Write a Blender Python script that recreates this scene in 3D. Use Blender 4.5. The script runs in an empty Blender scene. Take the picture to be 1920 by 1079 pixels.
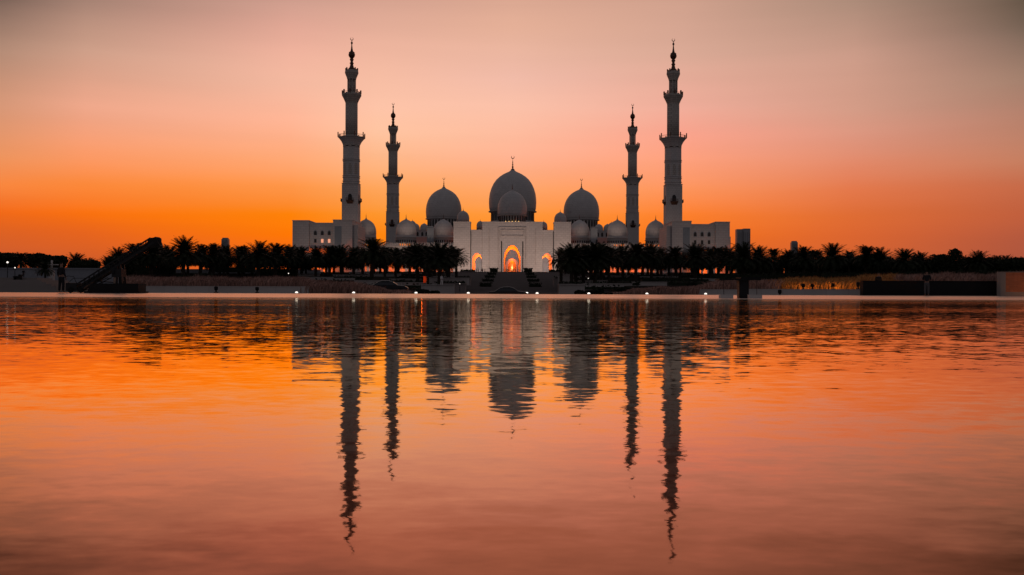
import bpy, math, random
from mathutils import Vector, Matrix
R = math.radians
random.seed(7)
sc = bpy.context.scene
col = sc.collection

# ------------------------------------------------------------------ camera
F = 1800.0            # focal length in pixels of a 1920 wide frame
CH = 0.20             # camera height above the water
ROLL = R(0.2)
cam = bpy.data.cameras.new('camera')
cam.sensor_width = 36; cam.lens = 36 * F / 1920
cam.shift_y = 12 / 1920
cam.clip_start = 0.02; cam.clip_end = 20000
camo = bpy.data.objects.new('camera', cam); col.objects.link(camo)
camo.location = (0, 0, CH); camo.rotation_euler = (R(90), -ROLL, 0)
sc.camera = camo
sc.view_settings.view_transform = 'Standard'; sc.view_settings.look = 'None'
sc.view_settings.exposure = 0; sc.view_settings.gamma = 1
sc.render.film_transparent = False
try:
    sc.cycles.use_denoising = True
    sc.cycles.max_bounces = 6; sc.cycles.sample_clamp_indirect = 3
except Exception: pass

def lin(c):
    return tuple(((v/255)/12.92 if v/255 <= .04045 else ((v/255+.055)/1.055)**2.4) for v in c)

# ------------------------------------------------------------------ world: afterglow sky, by true direction
world = bpy.data.worlds.new('World'); sc.world = world; world.use_nodes = True
wn = world.node_tree.nodes; wl = world.node_tree.links
for n in list(wn): wn.remove(n)
wout = wn.new('ShaderNodeOutputWorld'); bg = wn.new('ShaderNodeBackground')
wl.new(bg.outputs[0], wout.inputs[0]); bg.inputs[1].default_value = 1.0
tc = wn.new('ShaderNodeTexCoord'); sep = wn.new('ShaderNodeSeparateXYZ')
wl.new(tc.outputs['Generated'], sep.inputs[0])
def wmath(op, a, b=None, clamp=False):
    n = wn.new('ShaderNodeMath'); n.operation = op; n.use_clamp = clamp
    for i, v in enumerate((a, b)):
        if v is None: continue
        if isinstance(v, (int, float)): n.inputs[i].default_value = v
        else: wl.new(v, n.inputs[i])
    return n.outputs[0]
el = wmath('ARCSINE', sep.outputs[2])                       # radians
az = wmath('ARCTAN2', sep.outputs[0], sep.outputs[1])       # 0 = towards the mosque, + = right
# slow cirrus unevenness
cn = wn.new('ShaderNodeTexNoise'); cn.inputs['Scale'].default_value = 2.2; cn.inputs['Detail'].default_value = 3
cm = wn.new('ShaderNodeMapping'); cm.inputs['Scale'].default_value = (1, 1, 7)
wl.new(tc.outputs['Generated'], cm.inputs[0]); wl.new(cm.outputs[0], cn.inputs['Vector'])
wob = wmath('MULTIPLY', wmath('SUBTRACT', cn.outputs[0], .5), R(1.0))
el2 = wmath('ADD', el, wob)
t_el = wmath('MULTIPLY', el2, 1/R(90), True)
t_el = wmath('POWER', t_el, .5)
def tpos(y, a=0):
    e = math.degrees(math.atan(max(0, 551.5-y)/F*math.cos(R(a)))); return math.sqrt(e/90)
def ramp(rows, top, a=0):
    n = wn.new('ShaderNodeValToRGB'); cr = n.color_ramp; cr.interpolation = 'LINEAR'
    pts = [(tpos(y, a), lin(c)) for y, c in rows] + [(math.sqrt(e/90), lin(c)) for e, c in top]
    pts.sort()
    cr.elements[0].position = pts[0][0]; cr.elements[0].color = (*pts[0][1], 1)
    cr.elements[1].position = pts[-1][0]; cr.elements[1].color = (*pts[-1][1], 1)
    for p, c in pts[1:-1]:
        e = cr.elements.new(p); e.color = (*c, 1)
    wl.new(t_el, n.inputs[0]); return n.outputs[0]
TOP = [(28, (120, 104, 104)), (50, (92, 88, 94)), (90, (78, 78, 86))]
cols = [
 (-28, ramp([(0,(122,98,87)),(50,(152,120,104)),(100,(180,140,119)),(200,(216,152,120)),(300,(238,148,94)),(350,(250,136,64)),(400,(242,106,24)),(440,(222,98,35)),(480,(205,92,45)),(551,(170,74,40))], TOP, -28)),
 (-24, ramp([(0,(165,130,115)),(100,(205,158,136)),(200,(238,167,138)),(300,(252,153,100)),(350,(253,138,60)),(400,(250,113,15)),(440,(230,100,30)),(480,(212,94,40)),(551,(178,76,38))], TOP, -24)),
 (-13, ramp([(0,(206,157,141)),(50,(225,167,149)),(100,(238,177,156)),(160,(246,186,161)),(230,(255,181,149)),(300,(255,168,117)),(350,(255,150,72)),(400,(255,131,10)),(440,(253,118,5)),(480,(240,104,26)),(551,(202,84,33))], TOP, -13)),
 (-8, ramp([(0,(214,163,144)),(100,(238,181,158)),(200,(254,196,168)),(250,(255,196,160)),(300,(255,182,132)),(350,(255,166,92)),(400,(255,150,45)),(440,(255,133,15)),(551,(222,94,28))], TOP, -8)),
 (0, ramp([(0,(219,168,146)),(50,(228,175,151)),(100,(235,182,160)),(150,(241,187,168)),(200,(250,192,168)),(250,(255,188,158)),(290,(255,179,146)),(350,(255,165,105)),(400,(255,152,60)),(440,(255,138,25)),(551,(225,96,30))], TOP, 0)),
 (10, ramp([(0,(207,160,140)),(100,(219,170,150)),(200,(240,173,154)),(250,(250,163,140)),(300,(254,160,124)),(350,(255,149,92)),(400,(254,128,45)),(440,(248,116,28)),(480,(228,102,36)),(551,(190,82,38))], TOP, 10)),
 (19.6, ramp([(0,(172,139,121)),(100,(203,155,136)),(200,(212,156,135)),(250,(221,150,127)),(300,(226,137,105)),(350,(228,121,76)),(400,(222,108,52)),(440,(218,101,48)),(551,(168,78,48))], TOP, 19.6)),
 (28, ramp([(0,(104,87,73)),(50,(122,101,87)),(100,(145,116,100)),(150,(165,129,110)),(200,(179,129,109)),(250,(190,130,106)),(300,(198,126,96)),(350,(198,106,72)),(400,(192,95,61)),(450,(178,88,62)),(551,(140,70,50))], TOP, 28)),
]
back = ramp([(551,(112,100,104)),(450,(104,98,104)),(200,(98,94,100))], [(40,(92,90,96)),(90,(84,84,92))])
def wmix(fac, a, b):
    n = wn.new('ShaderNodeMix'); n.data_type = 'RGBA'
    wl.new(fac, n.inputs[0]); wl.new(a, n.inputs[6]); wl.new(b, n.inputs[7]); return n.outputs[2]
def wrange(v, a, b, smooth=False):
    n = wn.new('ShaderNodeMapRange'); n.inputs[1].default_value = a; n.inputs[2].default_value = b
    n.interpolation_type = 'SMOOTHSTEP' if smooth else 'LINEAR'
    wl.new(v, n.inputs[0]); return n.outputs[0]
cur = cols[0][1]
for i in range(1, len(cols)):
    cur = wmix(wrange(az, R(cols[i-1][0]), R(cols[i][0])), cur, cols[i][1])
absaz = wmath('ABSOLUTE', az)
cur = wmix(wrange(absaz, R(28), R(95), True), cur, back)
cn2 = wn.new('ShaderNodeTexNoise'); cn2.inputs['Scale'].default_value = 3; cn2.inputs['Detail'].default_value = 5
cm2 = wn.new('ShaderNodeMapping'); cm2.inputs['Scale'].default_value = (1, 1, 16); cm2.inputs['Rotation'].default_value = (.0, .03, 0)
wl.new(tc.outputs['Generated'], cm2.inputs[0]); wl.new(cm2.outputs[0], cn2.inputs['Vector'])
hs = wn.new('ShaderNodeHueSaturation'); mr_ = wn.new('ShaderNodeMapRange'); mr_.inputs[1].default_value = .3; mr_.inputs[2].default_value = .7
mr_.inputs[3].default_value = .985; mr_.inputs[4].default_value = 1.02
wl.new(cn2.outputs[0], mr_.inputs[0]); wl.new(mr_.outputs[0], hs.inputs['Value']); wl.new(cur, hs.inputs['Color']); wl.new(hs.outputs[0], bg.inputs[0])

# ------------------------------------------------------------------ helpers
def P(px, py, D):
    x0, y0 = px-960, py-539.5
    x = x0*math.cos(ROLL) + y0*math.sin(ROLL); y = -x0*math.sin(ROLL) + y0*math.cos(ROLL)
    return Vector((x*D/F, D, CH-(y-12)*D/F))
def zz(y, D): return CH + (551.5-y)*D/F

class MB:
    def __init__(s): s.v = []; s.f = []; s.sm = []
    def add(s, vs, fs, smooth=False):
        b = len(s.v); s.v += [tuple(v) for v in vs]
        s.f += [tuple(i+b for i in f) for f in fs]; s.sm += [smooth]*len(fs); return s
    def box(s, x0, x1, y0, y1, z0, z1):
        vs = [(x, y, z) for z in (z0, z1) for y in (y0, y1) for x in (x0, x1)]
        return s.add(vs, [(0,2,3,1),(4,5,7,6),(0,1,5,4),(2,6,7,3),(0,4,6,2),(1,3,7,5)])
    def obox(s, a, b, w, h):
        """bar from a to b, width w (horizontal), height h"""
        a, b = Vector(a), Vector(b); d = (b-a).normalized()
        side = d.cross(Vector((0,0,1)))
        side = Vector((1,0,0)) if side.length < 1e-4 else side.normalized()
        up = side.cross(d).normalized(); vs = []
        for p in (a, b):
            for sx, sz in ((-1,-1),(1,-1),(1,1),(-1,1)): vs.append(p+side*sx*w/2+up*sz*h/2)
        return s.add(vs, [(3,2,1,0),(4,5,6,7),(0,1,5,4),(1,2,6,5),(2,3,7,6),(3,0,4,7)])
    def lathe(s, prof, c=(0,0,0), n=24, ph=0, smooth=True, cap=True):
        vs = []; fs = []
        for r, z in prof:
            for k in range(n):
                a = 2*math.pi*k/n+ph; vs.append((c[0]+r*math.cos(a), c[1]+r*math.sin(a), c[2]+z))
        for i in range(len(prof)-1):
            for k in range(n):
                k2 = (k+1) % n; fs.append((i*n+k, i*n+k2, (i+1)*n+k2, (i+1)*n+k))
        if cap:
            fs.append(tuple(range(n))[::-1]); fs.append(tuple((len(prof)-1)*n+k for k in range(n)))
        return s.add(vs, fs, smooth)
    def tube(s, pts, rad, n=6, smooth=True):
        pts = [Vector(p) for p in pts]; vs = []; fs = []
        if not isinstance(rad, (list, tuple)): rad = [rad]*len(pts)
        for i, p in enumerate(pts):
            d = (pts[min(i+1, len(pts)-1)]-pts[max(i-1, 0)]).normalized()
            u = d.cross(Vector((0,1,0.01))); u = Vector((1,0,0)) if u.length < 1e-3 else u.normalized()
            w = d.cross(u)
            for k in range(n):
                a = 2*math.pi*k/n; vs.append(p+(u*math.cos(a)+w*math.sin(a))*rad[i])
        for i in range(len(pts)-1):
            for k in range(n):
                k2 = (k+1) % n; fs.append((i*n+k, i*n+k2, (i+1)*n+k2, (i+1)*n+k))
        fs.append(tuple(range(n))[::-1]); fs.append(tuple((len(pts)-1)*n+k for k in range(n)))
        return s.add(vs, fs, smooth)
    def prism(s, poly, y0, y1):
        """poly: list of (x,z) extruded in y"""
        n = len(poly); vs = [(x, y0, z) for x, z in poly]+[(x, y1, z) for x, z in poly]
        fs = [tuple(range(n)), tuple(range(2*n-1, n-1, -1))]+[(i, i+n, (i+1) % n+n, (i+1) % n) for i in range(n)]
        return s.add(vs, fs)
    def arch_wall(s, x0, x1, z0, z1, y0, y1, ops):
        """wall with arched holes; ops: (centre, half width, spring z, apex z)"""
        ops = sorted(ops); x = x0
        for c, h, sp, ap in ops:
            if c-h > x: s.box(x, c-h, y0, y1, z0, z1)
            n = 14; pts = []
            for i in range(n+1):
                t = -math.cos(math.pi*i/n); xx = c+h*t
                zc = sp+(ap-sp)*(1-abs(t)**1.95)**.56
                pts.append((xx, zc))
            for i in range(n):
                (xa, za), (xb, zb) = pts[i], pts[i+1]
                s.add([(xa,y0,za),(xb,y0,zb),(xb,y0,z1),(xa,y0,z1),(xa,y1,za),(xb,y1,zb),(xb,y1,z1),(xa,y1,z1)],
                      [(0,1,2,3),(7,6,5,4),(0,4,5,1),(3,2,6,7)])
            s.add([(c-h,y0,z0),(c-h,y1,z0),(c-h,y1,sp),(c-h,y0,sp)], [(0,1,2,3)])
            s.add([(c+h,y0,z0),(c+h,y1,z0),(c+h,y1,sp),(c+h,y0,sp)], [(3,2,1,0)])
            x = c+h
        if x < x1: s.box(x, x1, y0, y1, z0, z1)
        return s
    def build(s, name, mat, parent=None, loc=None):
        me = bpy.data.meshes.new(name); me.from_pydata(s.v, [], s.f)
        me.polygons.foreach_set('use_smooth', s.sm); me.update()
        o = bpy.data.objects.new(name, me); col.objects.link(o)
        if mat: me.materials.append(mat)
        if parent: o.parent = parent
        if loc: o.location = loc
        return o
def archpoly(c, h, z0, sp, ap, n=14):
    pts = [(c-h, z0)]
    for i in range(n+1):
        t = -math.cos(math.pi*i/n); pts.append((c+h*t, sp+(ap-sp)*(1-abs(t)**1.95)**.56))
    pts.append((c+h, z0)); return pts
def tag(o, label=None, cat=None, group=None, kind=None):
    if label: o['label'] = label
    if cat: o['category'] = cat
    if group: o['group'] = group
    if kind: o['kind'] = kind
    return o
def empty(name, loc=(0,0,0), rz=0):
    o = bpy.data.objects.new(name, None); col.objects.link(o); o.location = loc; o.rotation_euler = (0,0,rz)
    o.empty_display_size = .5; return o
def copy_tree(o, parent=None):
    c = o.copy(); col.objects.link(c)
    if parent: c.parent = parent
    for ch in list(o.children): copy_tree(ch, c)
    return c

# ------------------------------------------------------------------ materials
def mat(name, color, rough=.7, metal=0, var=.12, scale=3, bump=0, bscale=20, island=0, brick=None):
    m = bpy.data.materials.new(name); m.use_nodes = True
    nt = m.node_tree; N = nt.nodes; L = nt.links; b = N['Principled BSDF']
    b.inputs['Roughness'].default_value = rough; b.inputs['Metallic'].default_value = metal
    co = N.new('ShaderNodeTexCoord')
    ns = N.new('ShaderNodeTexNoise'); ns.inputs['Scale'].default_value = scale; ns.inputs['Detail'].default_value = 5
    L.new(co.outputs['Object'], ns.inputs['Vector'])
    mx = N.new('ShaderNodeMix'); mx.data_type = 'RGBA'
    mx.inputs[6].default_value = (*[c*(1-var*1.5) for c in color], 1); mx.inputs[7].default_value = (*[min(1, c*(1+var*1.5)) for c in color], 1)
    L.new(ns.outputs[0], mx.inputs[0]); out = mx.outputs[2]
    if island:
        g = N.new('ShaderNodeNewGeometry'); h = N.new('ShaderNodeHueSaturation')
        mr = N.new('ShaderNodeMapRange'); mr.inputs[3].default_value = 1-island; mr.inputs[4].default_value = 1+island
        L.new(g.outputs['Random Per Island'], mr.inputs[0]); L.new(mr.outputs[0], h.inputs['Value'])
        L.new(out, h.inputs['Color']); out = h.outputs[0]
    if brick:
        sx = N.new('ShaderNodeSeparateXYZ'); L.new(co.outputs['Object'], sx.inputs[0])
        ad = N.new('ShaderNodeMath'); ad.operation = 'ADD'; L.new(sx.outputs[0], ad.inputs[0]); L.new(sx.outputs[1], ad.inputs[1])
        cb = N.new('ShaderNodeCombineXYZ'); L.new(ad.outputs[0], cb.inputs[0]); L.new(sx.outputs[2], cb.inputs[1])
        bk = N.new('ShaderNodeTexBrick'); bk.inputs['Scale'].default_value = 1
        bk.inputs['Brick Width'].default_value = brick[0]; bk.inputs['Row Height'].default_value = brick[1]
        bk.inputs['Mortar Size'].default_value = brick[2]
        bk.inputs['Color1'].default_value = (1,1,1,1); bk.inputs['Color2'].default_value = (brick[4],)*3+(1,)
        bk.inputs['Mortar'].default_value = (brick[3],)*3+(1,)
        L.new(cb.outputs[0], bk.inputs['Vector'])
        m2 = N.new('ShaderNodeMix'); m2.data_type = 'RGBA'; m2.blend_type = 'MULTIPLY'; m2.inputs[0].default_value = 1
        L.new(out, m2.inputs[6]); L.new(bk.outputs[0], m2.inputs[7]); out = m2.outputs[2]
    L.new(out, b.inputs['Base Color'])
    if bump:
        n2 = N.new('ShaderNodeTexNoise'); n2.inputs['Scale'].default_value = bscale; L.new(co.outputs['Object'], n2.inputs['Vector'])
        bp = N.new('ShaderNodeBump'); bp.inputs['Strength'].default_value = bump; bp.inputs['Distance'].default_value = .05
        L.new(n2.outputs[0], bp.inputs['Height']); L.new(bp.outputs[0], b.inputs['Normal'])
    return m
def emit(name, color, s):
    m = bpy.data.materials.new(name); m.use_nodes = True; b = m.node_tree.nodes['Principled BSDF']
    b.inputs['Base Color'].default_value = (*color, 1)
    b.inputs['Emission Color'].default_value = (*color, 1); b.inputs['Emission Strength'].default_value = s; return m
M = {}
M['marble'] = mat('marble', (.50,.48,.46), .55, var=.06, scale=.15, brick=(1.9,.95,.07,.74,.90))
M['dome'] = mat('dome_marble', (.52,.50,.475), .5, var=.09, scale=.35, brick=(1.5,1.5,.08,.78,.93))
M['shaft'] = mat('shaft_stone', (.55,.53,.50), .6, var=.08, scale=.3, brick=(1.2,.9,.07,.66,.9))
M['lattice'] = mat('lattice_stone', (.48,.435,.375), .6, var=.1, scale=.5, brick=(.9,.9,.12,.62,.85))
M['trim'] = mat('trim_stone', (.5,.46,.43), .6, var=.06, scale=1)
M['bronze'] = mat('dark_bronze', (.09,.045,.03), .35, .6, var=.1)
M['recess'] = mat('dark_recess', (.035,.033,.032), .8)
M['panel'] = mat('grey_panel', (.20,.23,.25), .4, var=.1, scale=.6)
M['tymp'] = mat('grey_tympanum', (.30,.33,.36), .4, var=.12, scale=.8)
M['gold'] = mat('gold_lattice', (.75,.36,.09), .35, .3, var=.3, scale=2.5)
M['rose'] = mat('pink_lit_stone', (.62,.33,.27), .6, var=.08, scale=.6)  # pink light on the pavilion base, put into the stone colour
M['path'] = mat('paving_stone', (.24,.21,.19), .75, var=.12, scale=.4, bump=.2)
M['stairs'] = mat('stair_stone', (.21,.175,.16), .8, var=.15, scale=.15, bump=.2)
M['planter'] = mat('planter_stone', (.50,.46,.43), .8, var=.08, scale=.8, brick=(1.6,2,.012,.7,.93))
M['terrwall'] = mat('terrace_wall_stone', (.42,.38,.35), .8, var=.15, scale=.2)
M['soil'] = mat('dark_ground', (.06,.052,.042), .95, var=.3, scale=.3)
M['asphalt'] = mat('asphalt', (.05,.05,.05), .85)
M['leaf'] = mat('palm_leaf', (.028,.034,.018), .6, var=.2, scale=1, island=.5)
M['trunk'] = mat('palm_trunk', (.045,.036,.028), .9, var=.3, scale=8, bump=.6, bscale=14)
M['hedge'] = mat('hedge_leaf', (.022,.028,.016), .7, var=.2, scale=2, island=.5)
M['grass'] = mat('fountain_grass', (.34,.19,.145), .85, var=.35, scale=.5, island=.5)
M['grasslit'] = mat('orange_lit_grass', (.5,.22,.06), .85, var=.35, scale=.5, island=.6)  # same grass with the orange light on it put into the colour
M['black'] = mat('black_paint', (.012,.012,.013), .6, var=.2, scale=2)
M['blackmetal'] = mat('black_metal', (.02,.021,.023), .4, .5, var=.2, scale=4)
M['rubber'] = mat('rubber', (.015,.015,.015), .9)
M['darkcloth'] = mat('dark_cloth', (.018,.018,.022), .9, var=.2, scale=8)
M['khaki'] = mat('khaki_cloth', (.24,.17,.13), .9, var=.15, scale=8)
M['greycloth'] = mat('grey_cloth', (.07,.07,.075), .9, var=.15, scale=8)
M['whitecloth'] = mat('white_cloth', (.7,.68,.66), .9)
M['skin'] = mat('skin', (.20,.11,.075), .6, var=.08)
M['hair'] = mat('hair', (.012,.01,.009), .7)
M['floatbox'] = mat('pale_box', (.50,.47,.45), .6, var=.06, scale=3)
M['orangebrick'] = mat('orange_brick', (.42,.15,.07), .75, var=.25, scale=2, bump=.3, brick=(.6,.085,.012,.55,.75))
M['tower'] = mat('tower_glass', (.30,.30,.30), .5, var=.1, scale=.08)
M['carpaint'] = mat('car_paint', (.015,.016,.018), .15, .2)
M['rimglint'] = mat('pale_highlight', (.75,.66,.58), .3, .3)  # pale tone standing for the bright rim light on the cars
M['glass'] = mat('dark_glass', (.02,.02,.025), .05)
M['orange'] = mat('orange_board', (.7,.16,.02), .6)
M['lamp'] = emit('lamp_globe', (1,.9,.8), 1.5)
M['chand'] = emit('chandelier_glow', (1,.55,.16), 1.6)
M['warmwin'] = emit('warm_window', (1,.42,.25), .7)
M['headlight'] = emit('headlight_glow', (1,.95,.88), 3)

for k_ in ('black','blackmetal','leaf','hedge','darkcloth','rubber','trunk','hair','soil'):
    M[k_].node_tree.nodes['Principled BSDF'].inputs['Specular IOR Level'].default_value = .12
    M[k_].node_tree.nodes['Principled BSDF'].inputs['Metallic'].default_value = 0
# wet weir paving: rough gloss that catches the low sky
def wetmat():
    m = bpy.data.materials.new('wet_paving'); m.use_nodes = True; N = m.node_tree.nodes; L = m.node_tree.links
    for n in list(N): N.remove(n)
    o = N.new('ShaderNodeOutputMaterial'); g = N.new('ShaderNodeBsdfGlossy'); d = N.new('ShaderNodeBsdfDiffuse'); x = N.new('ShaderNodeMixShader')
    co = N.new('ShaderNodeTexCoord'); mp = N.new('ShaderNodeMapping'); mp.inputs['Scale'].default_value = (.25, 1.2, 1)
    ns = N.new('ShaderNodeTexNoise'); ns.inputs['Scale'].default_value = 1; ns.inputs['Detail'].default_value = 3
    L.new(co.outputs['Object'], mp.inputs[0]); L.new(mp.outputs[0], ns.inputs['Vector'])
    mr = N.new('ShaderNodeMapRange'); mr.inputs[3].default_value = .2; mr.inputs[4].default_value = .36
    L.new(ns.outputs[0], mr.inputs[0]); L.new(mr.outputs[0], g.inputs['Roughness'])
    g.inputs['Color'].default_value = (1,.82,.68,1); d.inputs['Color'].default_value = (.7,.5,.42,1)
    x.inputs[0].default_value = .88; L.new(d.outputs[0], x.inputs[1]); L.new(g.outputs[0], x.inputs[2]); L.new(x.outputs[0], o.inputs[0])
    return m
M['wet'] = wetmat()

def watermat():
    m = bpy.data.materials.new('pool_water'); m.use_nodes = True; N = m.node_tree.nodes; L = m.node_tree.links
    for n in list(N): N.remove(n)
    o = N.new('ShaderNodeOutputMaterial'); g = N.new('ShaderNodeBsdfGlossy'); d = N.new('ShaderNodeBsdfDiffuse'); x = N.new('ShaderNodeMixShader')
    co = N.new('ShaderNodeTexCoord')
    def vm(op, a, b):
        n = N.new('ShaderNodeVectorMath'); n.operation = op
        for i, v in enumerate((a, b)):
            if isinstance(v, tuple): n.inputs[i].default_value = v
            else: L.new(v, n.inputs[i])
        return n.outputs[0]
    def scl(v, s):
        n = N.new('ShaderNodeVectorMath'); n.operation = 'SCALE'; L.new(v, n.inputs[0])
        if isinstance(s, (int, float)): n.inputs['Scale'].default_value = s
        else: L.new(s, n.inputs['Scale'])
        return n.outputs[0]
    def layer(wl_, amp, det=1.5, asp=.6, rot=0, off=0):
        mp = N.new('ShaderNodeMapping'); mp.inputs['Scale'].default_value = (asp/wl_, 1/wl_, 1); mp.inputs['Rotation'].default_value = (0,0,rot)
        mp.inputs['Location'].default_value = (off, off*1.7, off)
        L.new(co.outputs['Object'], mp.inputs[0])
        ns = N.new('ShaderNodeTexNoise'); ns.inputs['Scale'].default_value = 1; ns.inputs['Detail'].default_value = det
        L.new(mp.outputs[0], ns.inputs['Vector'])
        v = vm('SUBTRACT', ns.outputs['Color'], (.5,.5,.5))
        return vm('MULTIPLY', v, (amp*1.0, amp*1.0, 0))
    # wave slopes, several wavelengths
    tot = layer(1.6, .006, off=3)
    for wl_, a, r, of in ((.36, .008, .12, 11), (.09, .045, -.15, 23), (.036, .065, .1, 37), (.014, .035, 0, 51)):
        tot = vm('ADD', tot, layer(wl_, a, 2, .6, r, of))
    # wind patches
    mp = N.new('ShaderNodeMapping'); mp.inputs['Scale'].default_value = (.05, .22, 1)
    L.new(co.outputs['Object'], mp.inputs[0])
    pn = N.new('ShaderNodeTexNoise'); pn.inputs['Scale'].default_value = 1; pn.inputs['Detail'].default_value = 2
    L.new(mp.outputs[0], pn.inputs['Vector'])
    mr = N.new('ShaderNodeMapRange'); mr.inputs[1].default_value = .35; mr.inputs[2].default_value = .68
    mr.inputs[3].default_value = .4; mr.inputs[4].default_value = 2.0
    L.new(pn.outputs[0], mr.inputs[0]); tot = scl(tot, mr.outputs[0])
    sy = N.new('ShaderNodeSeparateXYZ'); L.new(co.outputs['Object'], sy.inputs[0])     # more breeze out on the open pool
    m3 = N.new('ShaderNodeMapRange'); m3.inputs[1].default_value = 1; m3.inputs[2].default_value = 16; m3.inputs[3].default_value = .85; m3.inputs[4].default_value = 1.35
    L.new(sy.outputs[1], m3.inputs[0]); tot = scl(tot, m3.outputs[0])
    # fading-in breeze away from the sheltered near edge, a property of the pool (by distance along it)
    nn = vm('ADD', tot, (0,0,1)); no = N.new('ShaderNodeVectorMath'); no.operation = 'NORMALIZE'; L.new(nn, no.inputs[0]); nrm = no.outputs[0]
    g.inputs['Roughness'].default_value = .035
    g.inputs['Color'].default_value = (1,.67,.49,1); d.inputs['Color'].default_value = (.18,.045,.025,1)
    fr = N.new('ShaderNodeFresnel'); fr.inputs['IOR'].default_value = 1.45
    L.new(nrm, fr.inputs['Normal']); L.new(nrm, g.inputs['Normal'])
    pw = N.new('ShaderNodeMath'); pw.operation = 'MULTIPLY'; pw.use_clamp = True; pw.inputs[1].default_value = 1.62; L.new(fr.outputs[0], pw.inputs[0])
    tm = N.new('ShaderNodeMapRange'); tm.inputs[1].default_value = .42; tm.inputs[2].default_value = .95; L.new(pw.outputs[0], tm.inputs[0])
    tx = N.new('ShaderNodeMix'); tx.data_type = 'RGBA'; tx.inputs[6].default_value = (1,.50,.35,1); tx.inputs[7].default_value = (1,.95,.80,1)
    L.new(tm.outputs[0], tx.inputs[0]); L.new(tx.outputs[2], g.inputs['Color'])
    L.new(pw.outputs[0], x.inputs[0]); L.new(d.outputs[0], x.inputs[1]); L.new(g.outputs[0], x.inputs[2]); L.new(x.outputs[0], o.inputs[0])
    return m
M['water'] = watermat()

# ------------------------------------------------------------------ setting
def struct(name, mb, m): return tag(mb.build(name, m), kind='structure')
def edge(x): return 43+.06*x           # near edge of the weir (m), slightly slanted
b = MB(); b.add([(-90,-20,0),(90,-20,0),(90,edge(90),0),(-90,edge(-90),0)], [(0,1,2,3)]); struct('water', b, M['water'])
b = MB(); nx = 40
for i in range(nx):
    xa, xb = -90+180*i/nx, -90+180*(i+1)/nx
    b.add([(xa,edge(xa),.010),(xb,edge(xb),.010),(xb,edge(xb)+23,.185),(xa,edge(xa)+23,.185)], [(0,1,2,3)])
    b.add([(xa,edge(xa),-.3),(xb,edge(xb),-.3),(xb,edge(xb),.010),(xa,edge(xa),.010)], [(0,1,2,3)])
struct('pool_beach', b, M['wet'])
b = MB(); b.add([(-90,edge(-90)+23,.185),(90,edge(90)+23,.185),(90,edge(90)+33,.185),(-90,edge(-90)+33,.185)], [(0,1,2,3)])
b.add([(-90,edge(-90)+33,-.4),(90,edge(90)+33,-.4),(90,edge(90)+33,.185),(-90,edge(-90)+33,.185)], [(3,2,1,0)])
struct('pavement', b, M['path'])
b = MB(); b.add([(-4000,60,-.45),(4000,60,-.45),(4000,9000,-.45),(-4000,9000,-.45)], [(0,1,2,3)]); struct('ground', b, M['soil'])
b = MB(); b.add([(-300,104,-.445),(300,104,-.445),(300,124,-.445),(-300,124,-.445)], [(0,1,2,3)])
struct('road', b, M['asphalt'])
LEV = [(200,2.0),(225,3.3),(255,4.7),(290,6.1),(340,7.7),(402,9.4)]
def tz(D):
    z = -.45
    for d, h in LEV:
        if D >= d: z = h
    return z
b = MB()
for i, (d, h) in enumerate(LEV):
    d2 = LEV[i+1][0] if i+1 < len(LEV) else 900
    pz = LEV[i-1][1] if i else -.45
    for s in (-1, 1):
        x0, x1 = sorted((s*(24 if d < 400 else 0), s*230))
        b.add([(x0,d,h),(x1,d,h),(x1,d2,h),(x0,d2,h)], [(0,1,2,3)])
        b.add([(x0,d,pz),(x1,d,pz),(x1,d,h),(x0,d,h)], [(0,1,2,3)])
        b.add([(s*24,d,-.45),(s*24,d2,-.45),(s*24,d2,h),(s*24,d,h)], [(0,1,2,3)]) if d < 400 else None
struct('terraced_lawn', b, M['soil'])
# grand stair: three lanes
b = MB(); nst = 64
for i in range(nst):
    ya = 205+(402-205)*i/nst; za = -.45+(9.4+.45)*(i+1)/nst; zp = -.45+(9.4+.45)*i/nst
    yb = 205+(402-205)*(i+1)/nst
    b.add([(-24,ya,zp),(24,ya,zp),(24,ya,za),(-24,ya,za),(24,yb,za),(-24,yb,za)], [(0,1,2,3),(3,2,4,5)])
struct('stairs', b, M['stairs'])

# retaining wall strips of the terraces, each its own wall
wi = 0
WALLS = [(560,625,521,524,232),(625,665,523,525,226),(665,730,527,532,208),(655,700,511,513,300),(625,690,516.5,518,262),(730,792,524,525.6,230),
 (720,800,531,533,204),(700,790,512.3,513.8,292),(690,752,514.5,517.5,268),(780,858,519.5,522.5,252),(790,852,535.5,546,150),(805,880,522,530,222),
 (1076,1138,526.5,528.5,228),(1090,1185,533,535,206),(1135,1180,518,521,256),(1185,1250,530,534,214),(1160,1250,513.5,515,300),(1245,1330,525,527,236),
 (1250,1310,512,516,290),(1200,1290,519.8,521.2,262),(1290,1345,524,528,226),(1048,1096,535.5,546,150),(1046,1100,519.5,527,246),(560,600,515,519,270)]
names_w = {}
for x0, x1, y0, y1, D in WALLS:
    a = P(x0, y1, D); c = P(x1, y0, D)
    b = MB(); z0 = min(a.z, c.z); z1 = z0+(y1-y0)*D/F+.03
    b.box(a.x, c.x, D-.45, D+.1, z0-.6, z1); b.box(a.x-.08, c.x+.08, D-.6, D+.15, z1+.002, z1+.12)
    o = b.build('retaining_wall', M['terrwall'])
    side = 'left' if x0 < 960 else 'right'
    o['_k'] = (x0+x1)/2; o['_side'] = side; names_w.setdefault(side, []).append(o)
ORD = ['first','second','third','fourth','fifth','sixth','seventh','eighth','ninth','tenth','eleventh','twelfth','thirteenth','fourteenth','fifteenth','sixteenth','seventeenth','eighteenth','nineteenth','twentieth','twenty-first','twenty-second','twenty-third','twenty-fourth','twenty-fifth','twenty-sixth']
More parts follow.
